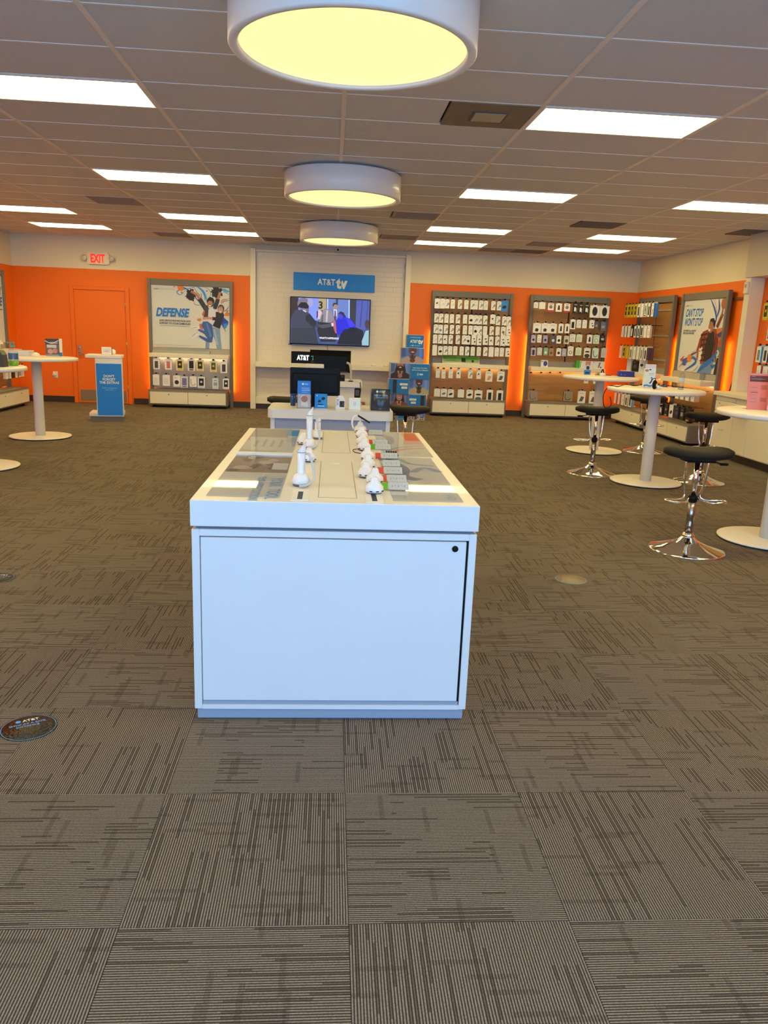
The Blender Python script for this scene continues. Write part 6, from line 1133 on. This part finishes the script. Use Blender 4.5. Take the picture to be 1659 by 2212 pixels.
# ================================================================ PRINTED BOX TOWER
TWY = 14.0
zr = [0, 0.208, 0.465, 0.735, 1.01, 1.285, 1.512]
PEOPLE = [((206, 176, 160), (60, 90, 160)), ]
def tower_box(x0, x1, r_, design_, lab, dy=0.0, rot=0.0):
    cx = (x0+x1)/2; w_ = x1-x0-0.004; h_ = zr[r_+1]-zr[r_]; dep = 0.28 if r_ < 5 else 0.16
    sk = TWY/14.2
    o = MB().bevel_box(-w_/2, w_/2, 0, dep, 0, h_, 0.003).build('printed_box', INK((176, 172, 168)), None, (cx*sk, TWY+dy, zr[r_]), (0, 0, R(rot))); tag(o, lab, 'box')
    p = front_print(w_, h_, -0.001, -w_/2, 0); e = 0.004
    BL = (14, 112, 164)
    def man(bgc, skin, shirt, hair, beard=False, longhair=False, mic=(30, 28, 30), pattern=None):
        p.rect(e, e, w_-e, h_-e, bgc); p.rect(e, h_*.45, w_*.2, h_-e, tuple(int(v*.8) for v in bgc)); p.rect(w_*.78, h_*.4, w_*.9, h_-e, tuple(min(255, int(v*1.15)) for v in bgc))
        if longhair: p.poly([(w_*.25, e), (w_*.22, h_*.5), (w_*.32, h_-e), (w_*.7, h_-e), (w_*.8, h_*.5), (w_*.78, e)], hair)
        p.poly([(e, e), (e, h_*.28), (w_*.2, h_*.42), (w_*.38, h_*.5), (w_*.62, h_*.5), (w_*.8, h_*.42), (w_-e, h_*.28), (w_-e, e)], shirt)
        if pattern:
            for a in range(16): p.ell(w_*(.08+.84*random.random()), h_*(.04+.28*random.random()), .012, .01, pattern)
        p.poly([(w_*.34, h_*.52), (w_*.4, h_*.3), (w_*.6, h_*.3), (w_*.66, h_*.52)], skin); p.poly([(w_*.33, h_-e), (w_*.33, h_*.75), (w_*.4, h_*.58), (w_*.5, h_*.52), (w_*.6, h_*.58), (w_*.67, h_*.75), (w_*.67, h_-e)], skin)
        if beard: p.poly([(w_*.33, h_*.8), (w_*.36, h_*.6), (w_*.5, h_*.46), (w_*.64, h_*.6), (w_*.67, h_*.8), (w_*.58, h_*.84), (w_*.42, h_*.84)], hair)
        p.ell(w_*.5, h_*.73, w_*.085, h_*.055, (150, 66, 60)); p.ell(w_*.5, h_*.74, w_*.065, h_*.025, (236, 226, 214)); p.ell(w_*.5, h_*.9, w_*.05, h_*.05, tuple(int(v*.85) for v in skin))
        p.stroke([(w_*.5, h_*.12), (w_*.49, h_*.56)], .022, mic); p.ell(w_*.5, h_*.2, w_*.12, h_*.13, skin)
        for a in range(3): p.stroke([(w_*.42, h_*(.16+.06*a)), (w_*.58, h_*(.19+.06*a))], .004, tuple(int(v*.8) for v in skin))
    def remote(xc):
        p.rect(e, e, w_-e, h_-e, BL); p.rect(xc-.035, h_*.04, xc+.035, h_*.94, (26, 26, 28))
        for a in range(7):
            for b in range(3): p.ell(xc-.018+.018*b, h_*(.12+.1*a), .005, .005, (80, 80, 84))
        bx = w_*.55 if xc < w_*.5 else w_*.06
        p.rect(bx, h_*.58, bx+w_*.38, h_*.72, (226, 222, 206)); p.rect(bx+.03, h_*.36, bx+w_*.36, h_*.5, (226, 222, 206)); p.rect(bx+.03, h_*.64, bx+w_*.3, h_*.66, (150, 146, 140)); p.rect(bx+.06, h_*.42, bx+w_*.28, h_*.44, (150, 146, 140))
    if design_ == 'top':
        p.rect(e, e, w_-e, h_-e, BL); p.text('INTRODUCING', w_/2, h_*.76, .028, (170, 210, 230), .01, align='C'); p.text('AT&T', w_*.20, h_*.40, .068, (230, 236, 240), .03, wscale=.8); p.text('tv', w_*.21+twidth('AT&T', .068, .03, .8), h_*.34, .115, (230, 236, 240), .05, wscale=.9); p.rect(w_*.2, h_*.16, w_*.32, h_*.19, (150, 196, 220)); p.ell(w_*.36, h_*.19, .008, .012, (220, 230, 236)); p.rect(w_*.42, h_*.16, w_*.8, h_*.19, (150, 196, 220))
    elif design_ == 'find':
        p.rect(e, e, w_-e, h_-e, BL); p.text('FIND WHAT YOU LOVE', w_/2, h_*.7, .026, (226, 236, 240), .015, align='C', wscale=.9); p.text('WITH A VOICE COMMAND', w_/2, h_*.56, .026, (226, 236, 240), .015, align='C', wscale=.9); p.poly([(w_*.36, h_*.25), (w_*.44, h_*.22), (w_*.44, h_*.44), (w_*.36, h_*.4)], (120, 180, 206)); p.rect(w_*.48, h_*.28, w_*.66, h_*.38, (190, 210, 216))
    elif design_ == 'remL': remote(w_*.3)
    elif design_ == 'remR': remote(w_*.78)
    elif design_ == 'plain': p.rect(e, e, w_-e, h_-e, BL); p.rect(e, e, w_-e, h_*.14, (60, 150, 190))
    elif design_ == 'm1': man((80, 116, 172), (100, 62, 42), (176, 150, 128), (30, 20, 16))
    elif design_ == 'm2': man((96, 124, 170), (170, 112, 84), (60, 30, 26), (44, 26, 22), True, True)
    elif design_ == 'm3': man((100, 132, 180), (92, 54, 36), (176, 160, 110), (30, 20, 16))
    elif design_ == 'm4': man((90, 110, 150), (184, 124, 92), (120, 70, 44), (40, 22, 18), False, True)
    elif design_ == 'm5': man((84, 116, 176), (96, 54, 38), (180, 166, 140), (30, 20, 16), pattern=(60, 44, 50))
    p.build('print', o)
tower_box(1.20, 1.352, 0, 'plain', 'plain turquoise printed box at the bottom of the tower', 0.04)
tower_box(1.356, 1.735, 0, 'm5', 'printed box of a person in patterned shirt at tower bottom')
tower_box(1.09, 1.413, 1, 'm4', 'printed box of a long-haired person laughing in lower tower', 0.02, 3)
tower_box(1.417, 1.75, 1, 'remR', 'turquoise printed box with remote on its right edge in lower tower')
tower_box(1.045, 1.418, 2, 'remL', 'turquoise printed box with remote and speech bubbles in middle of tower')
tower_box(1.422, 1.785, 2, 'm3', 'printed box of a person in tan collar in middle of tower', 0.02, -2)
tower_box(1.072, 1.420, 3, 'm2', 'printed box of a bearded long-haired person in upper tower', 0.01, 2)
tower_box(1.424, 1.785, 3, 'find', 'turquoise printed box about voice commands in upper tower')
tower_box(1.252, 1.668, 4, 'm1', 'printed box of a person in beige shirt near tower top', 0.02, -2)
tower_box(1.342, 1.655, 5, 'top', 'turquoise printed box with large white lettering at the tower top', 0.03)

# ================================================================ FLOOR DECALS
M_DECAL = P('decal_gloss', (0.018, 0.014, 0.010), 0.12, bump=1.0, bscale=70)
for k, (px, py) in enumerate(((62, 1572), (1233, 1252), (-8, 1249))):
    c = PZ(px, py, 0); t = thing('floor_decal', ('shiny black round floor decal beside the island plinth', 'round floor decal on carpet before the stools, golden reflection painted in its colour', 'dark round floor decal at the carpet before sanitizer table')[k], 'floor decal', (c.x, c.y, 0.0006), R((28, -12, 0)[k]))
    q = MB(); q.lathe([(0.105, 0), (0.105, 0.0012)], 48); q.build('disc', M_DECAL if k != 1 else P('decal_gold_reflection', (0.30, 0.26, 0.15), 0.15, bump=1.0, bscale=80), t)  # middle decal: golden reflection is painted into its base colour
    p = Print((-0.105, -0.105, 0.0014), (1, 0, 0), (0, 1, 0), (0, 0, 1), 0.0002); n = 48
    p.mb.add([p.pt(0.105+r_*math.cos(2*math.pi*i/n), 0.105+r_*math.sin(2*math.pi*i/n)) for r_ in (0.098, 0.101) for i in range(n)], [(i, (i+1) % n, (i+1) % n+n, i+n) for i in range(n)], INK((60, 130, 160)))
    if k != 1:
        p.ell(0.075, 0.165, 0.010, 0.010, (70, 150, 200)); p.text('AT&T', 0.09, 0.157, 0.024, (220, 226, 226), .02); p.text('SHOP AT A SAFE', 0.105, 0.132, 0.018, (80, 150, 190), .02, align='C'); p.text('DISTANCE', 0.105, 0.112, 0.018, (80, 150, 190), .02, align='C')
    p.build('print', t)
